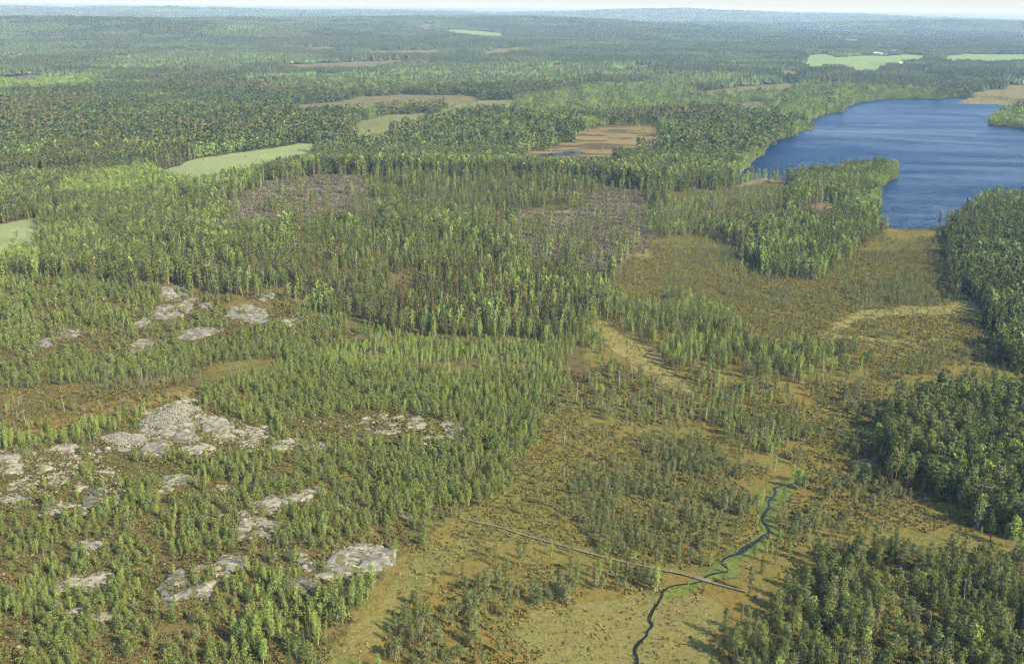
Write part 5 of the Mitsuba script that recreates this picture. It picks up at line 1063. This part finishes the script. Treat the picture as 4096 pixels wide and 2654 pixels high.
# ------------------------------------------------------------------ the far village
def house(x, y, w, dpt, wall, roof, text, ang):
    key = numbered('house'); h = min(5.5, dpt * .5); rh = dpt * .42; z = float(ground_at(x, y)) - .3
    M = T().translate([x, y, z]).rotate([0, 0, 1], ang)
    scene[key + '__wall'] = mikit.ply(trimesh.Trimesh(*prism(w, dpt, h, rh)), 'mat_paint_' + wall, to_world=M)
    o = .5; parts = []
    for s in (-1, 1):
        v = np.array([[-w / 2 - o, s * (dpt / 2 + o), h - .35], [w / 2 + o, s * (dpt / 2 + o), h - .35], [w / 2 + o, 0, h + rh + .1], [-w / 2 - o, 0, h + rh + .1]])
        v = np.vstack([v, v + [0, 0, .25]])
        parts.append(trimesh.Trimesh(v, trimesh.creation.box().faces * 0 + np.array([[0, 2, 1], [0, 3, 2], [4, 5, 6], [4, 6, 7], [0, 1, 5], [0, 5, 4], [1, 2, 6], [1, 6, 5], [2, 3, 7], [2, 7, 6], [3, 0, 4], [3, 4, 7]]), process=False))
    scene[key + '__roof'] = mikit.ply(trimesh.util.concatenate(parts), 'mat_paint_' + roof, to_world=M)
    scene[key + '__roof__chimney'] = mikit.ply(trimesh.creation.box((1, 1, 2.2), trimesh.transformations.translation_matrix([w * .2, .6, h + rh + .4])), 'mat_paint_brick', to_world=M)
    for k, q in enumerate(np.linspace(-w * .38, w * .38, max(3, int(w / 5)))):
        scene[key + '__window' + (f'_{k:03d}' if k else '')] = mikit.ply(trimesh.creation.box((1.3, .14, 1.5), trimesh.transformations.translation_matrix([q, -dpt / 2 - .03, h * .5])), 'mat_paint_glass', to_world=M)
    scene[key + '__door'] = mikit.ply(trimesh.creation.box((1.2, .16, 2.2), trimesh.transformations.translation_matrix([w * .1, -dpt / 2 - .04, 1.3])), 'mat_paint_dark', to_world=M)
    labels[key] = dict(label=text, category='house')


def prism(w, d, h, rh):
    v = [[-w / 2, -d / 2, 0], [w / 2, -d / 2, 0], [w / 2, d / 2, 0], [-w / 2, d / 2, 0], [-w / 2, -d / 2, h], [w / 2, -d / 2, h], [w / 2, d / 2, h], [-w / 2, d / 2, h], [-w / 2, 0, h + rh], [w / 2, 0, h + rh]]
    return v, [[0, 1, 5], [0, 5, 4], [2, 3, 7], [2, 7, 6], [1, 2, 6], [1, 6, 5], [5, 6, 9], [3, 0, 4], [3, 4, 7], [7, 4, 8]]


for k, (x, y, w, d, wall, roof, text) in enumerate(HOUSES): house(x, y, w, d, wall, roof, text, [10, -20, 35, 5, 25, -10, 15, 0, 30, 60, -15, 20, 5][k])

# ------------------------------------------------------------------ air
scene['haze_air'] = dict(type='homogeneous', albedo=dict(type='rgb', value=(.68, .75, .83)), sigma_t=dict(type='rgb', value=(HAZE * .62, HAZE * .92, HAZE * 1.5)))
lo, hi = np.array([-15600., -200., float(GZ.min()) - 1.5]), np.array([15600., 19800., max(136.0, float(GZ.max()) + 25)])
scene['haze'] = dict(type='cube', to_world=T().translate(list((lo + hi) / 2)).scale(list((hi - lo) / 2)), bsdf=dict(type='null'), interior=dict(type='ref', id='haze_air'))
labels['haze'] = dict(label='thin summer haze that fades the far forest to blue', category='haze', kind='stuff')
